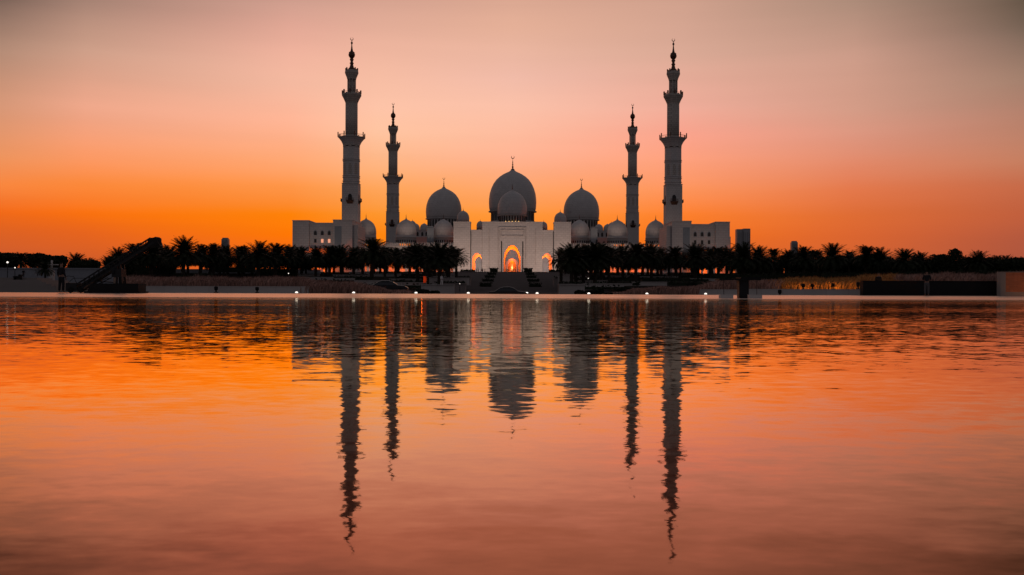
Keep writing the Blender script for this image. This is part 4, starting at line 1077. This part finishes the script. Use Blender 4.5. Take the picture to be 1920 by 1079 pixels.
# ------------------------------------------------------------------ cars
def car(px, D, L_, label, head=True):
    root = empty('parked_car', ((px-960)*D/F, D, -.44)); h = L_/2
    prof = [(-h,.35),(-h,.72),(-h+.12,.86),(-h+.75,.93),(-h+1.35,1.32),(-h+1.75,1.43),(-h+2.45,1.45),(-h+2.9,1.33),(h-1.15,.98),(h-.35,.86),(h-.03,.68),(h,.35)]
    prof = prof+[(h-.45,.24),(-h+.45,.24)]
    m = MB()
    n = len(prof); ys = [(-.88,1),(-.80,1.0),(.80,1.0),(.88,1)]
    vs = []; 
    for j, (y, _) in enumerate(((-.86,0),(-.70,0),(.70,0),(.86,0))):
        for x, z in prof:
            zz_ = z; yy = y
            if j in (0, 3): zz_ = min(z, .93); xx = x
            else: xx = x
            vs.append((xx, yy, zz_))
    fs = [tuple(range(n))[::-1] if False else tuple(range(n)), tuple(range(4*n-1, 3*n-1, -1))]
    for j in range(3):
        for i in range(n):
            i2 = (i+1) % n; fs.append((j*n+i, (j+1)*n+i, (j+1)*n+i2, j*n+i2))
    m.add(vs, fs, False); m.build('body', M['carpaint'], root)
    m = MB(); 
    for s in (-1, 1):
        y = s*.79
        m.add([(-h+.95,s*.872,.96),(h-1.3,s*.872,.96),(-h+2.85,s*.735,1.30),(-h+1.45,s*.735,1.30)], [(0,1,2,3)])
    m.build('side_window', M['glass'], root)
    m = MB(); m.tube([(x, -.80 if z > .94 else -.875, z+.02) for x, z in prof[2:11]], .022, 5); m.build('roof_highlight', M['rimglint'], root)  # painted highlight: a pale line modelled along the roof outline
    for x in (-h+.85, h-.85):
        for s in (-1, 1):
            w_ = MB(); w_.lathe([(.18,-.1),(.33,-.1),(.34,0),(.33,.1),(.18,.1)], (0,0,0), 18); o = w_.build('wheel', M['rubber'], root); o.location = (x, s*.82, .33); o.rotation_euler = (R(90),0,0)
    if head:
        for s in (-1, 1): m = MB(); m.lathe([(.1,-.06),(.14,0),(.1,.06)], (h-.12, s*.66, .78), 12); m.build('headlight', M['headlight'], root)
    tag(root, label, 'car', 'cars on the road'); return root
car(953, 113, 4.6, 'dark car with glowing headlight before the grand stairs')
c2 = car(727, 108, 4.6, 'dark car mostly hidden behind the left grass bank', False); c2.location.z = .18

# small odds: left lights, sign, lamp column, bollards, orange board
def glow(px, py, D, r, label, post=0, m_=None):
    p = P(px, py, D); root = empty('lamp_post', (p.x, D, p.z-post)); m = MB(); m.tube([(0,0,0),(0,0,post)], .05, 6); m.box(-.15,.15,-.15,.15,-.02,.04); m.build('post', M['blackmetal'], root)
    m = MB(); m.lathe([(r*.4,-r*.9),(r,-.3*r),(r,.3*r),(r*.4,r*.9)], (0,0,post+r), 12); m.build('lamp_head', M['lamp'], root); tag(root, label, 'lamp')
glow(14,494,112,.11,'brighter white lamp above the pale wall at far left',5)
glow(28,503.5,112,.07,'fainter white lamp just above the pale left wall',4)
glow(541,514,130,.07,'small white lamp below the left white wing',2.4)
glow(1103,523,180,.07,'small white lamp on the terrace right of the stairs',1.5)
glow(862,533,160,.06,'small white lamp left of the stairs',1.2)
p = P(97, 540, 100); root = empty('lamp_column', (p.x, 100, -.45)); h = P(97,488,100).z+.45
m = MB(); m.box(-.22,.22,-.22,.22,0,h*.72); m.box(-.3,.3,-.3,.3,-.02,.4); m.lathe([(.12,0),(.1,h*.28-.02)], (0,0,h*.72), 8); m.build('column', M['planter'], root)
m = MB(); m.obox((-.7,0,h*.88),(.7,0,h*.88),.1,.1); m.build('cross_arm', M['planter'], root); tag(root, 'slender pale lamp column with a cross arm before the left wall', 'lamp post')
p = P(85, 536, 95); palm = copy_tree(palms[5]); g = p.z-.2; top = P(85, 492, 95).z; s = (top-g)/9; palm.location = (p.x, 95, g); palm.scale = (s*1.15,s*1.15,s); tag(palm, 'small palm with a bare trunk in front of the pale left wall', 'palm tree')
p = P(92, 535, 90); m = MB(); m.lathe([(.08,-.5),(.08,.6),(.06,.64)], (0,0,0), 10); tag(m.build('bollard', M['blackmetal'], loc=tuple(p)), 'thin dark bollard beside the pale lamp column', 'bollard')
p = P(34, 521, 85); m = MB(); m.box(-.35,.25,-.2,.2,0,.14); m.box(.1,.32,-.2,.2,.142,.28); m.box(-.32,-.26,-.18,.18,-.2,-.002); m.box(.2,.26,-.18,.18,-.2,-.002); tag(m.build('bench', M['black'], loc=tuple(p)), 'little black low seat on top of the left steps', 'bench')
p = P(797, 531, 196); root = empty('orange_board', (p.x, 196, p.z)); m = MB(); m.prism([(-.35,0),(.15,0),(.3,.45),(.3,.95),(.15,1.35),(-.35,1.4)], -.05, .05); m.build('board', M['orange'], root); m = MB(); m.tube([(0,.08,-.6),(0,.08,1.2)], .04, 6); m.build('post', M['blackmetal'], root); tag(root, 'small orange board on the dark terrace left of the stairs', 'sign')
light('POINT','board_lamp',(p.x-.6,195,p.z+.8),18,OR,.1)
# warm lamps in the orange tinted grass and by the brick wall, then an added pool edge light
for px, py in ((1500,533),(1560,530),(1620,524),(1668,521)):
    p = P(px, py, 72.5); light('POINT','grass_uplight',(p.x, 71.2, .44),24,(1,.42,.07),.05)
p = P(1905, 525, 64); light('SPOT','wall_lamp',(p.x+2.2, 64.6, .5),30,(1,.35,.08),.1,(R(90+10),0,R(0)),R(90))
p = P(1785, 556, 62); light('SPOT','added_edge_glow',(p.x, 66.6, 1.1),50,(1,.25,.02),.05,(R(20),0,0),R(75))  # added light, tints the pool edge in place of an orange reflection
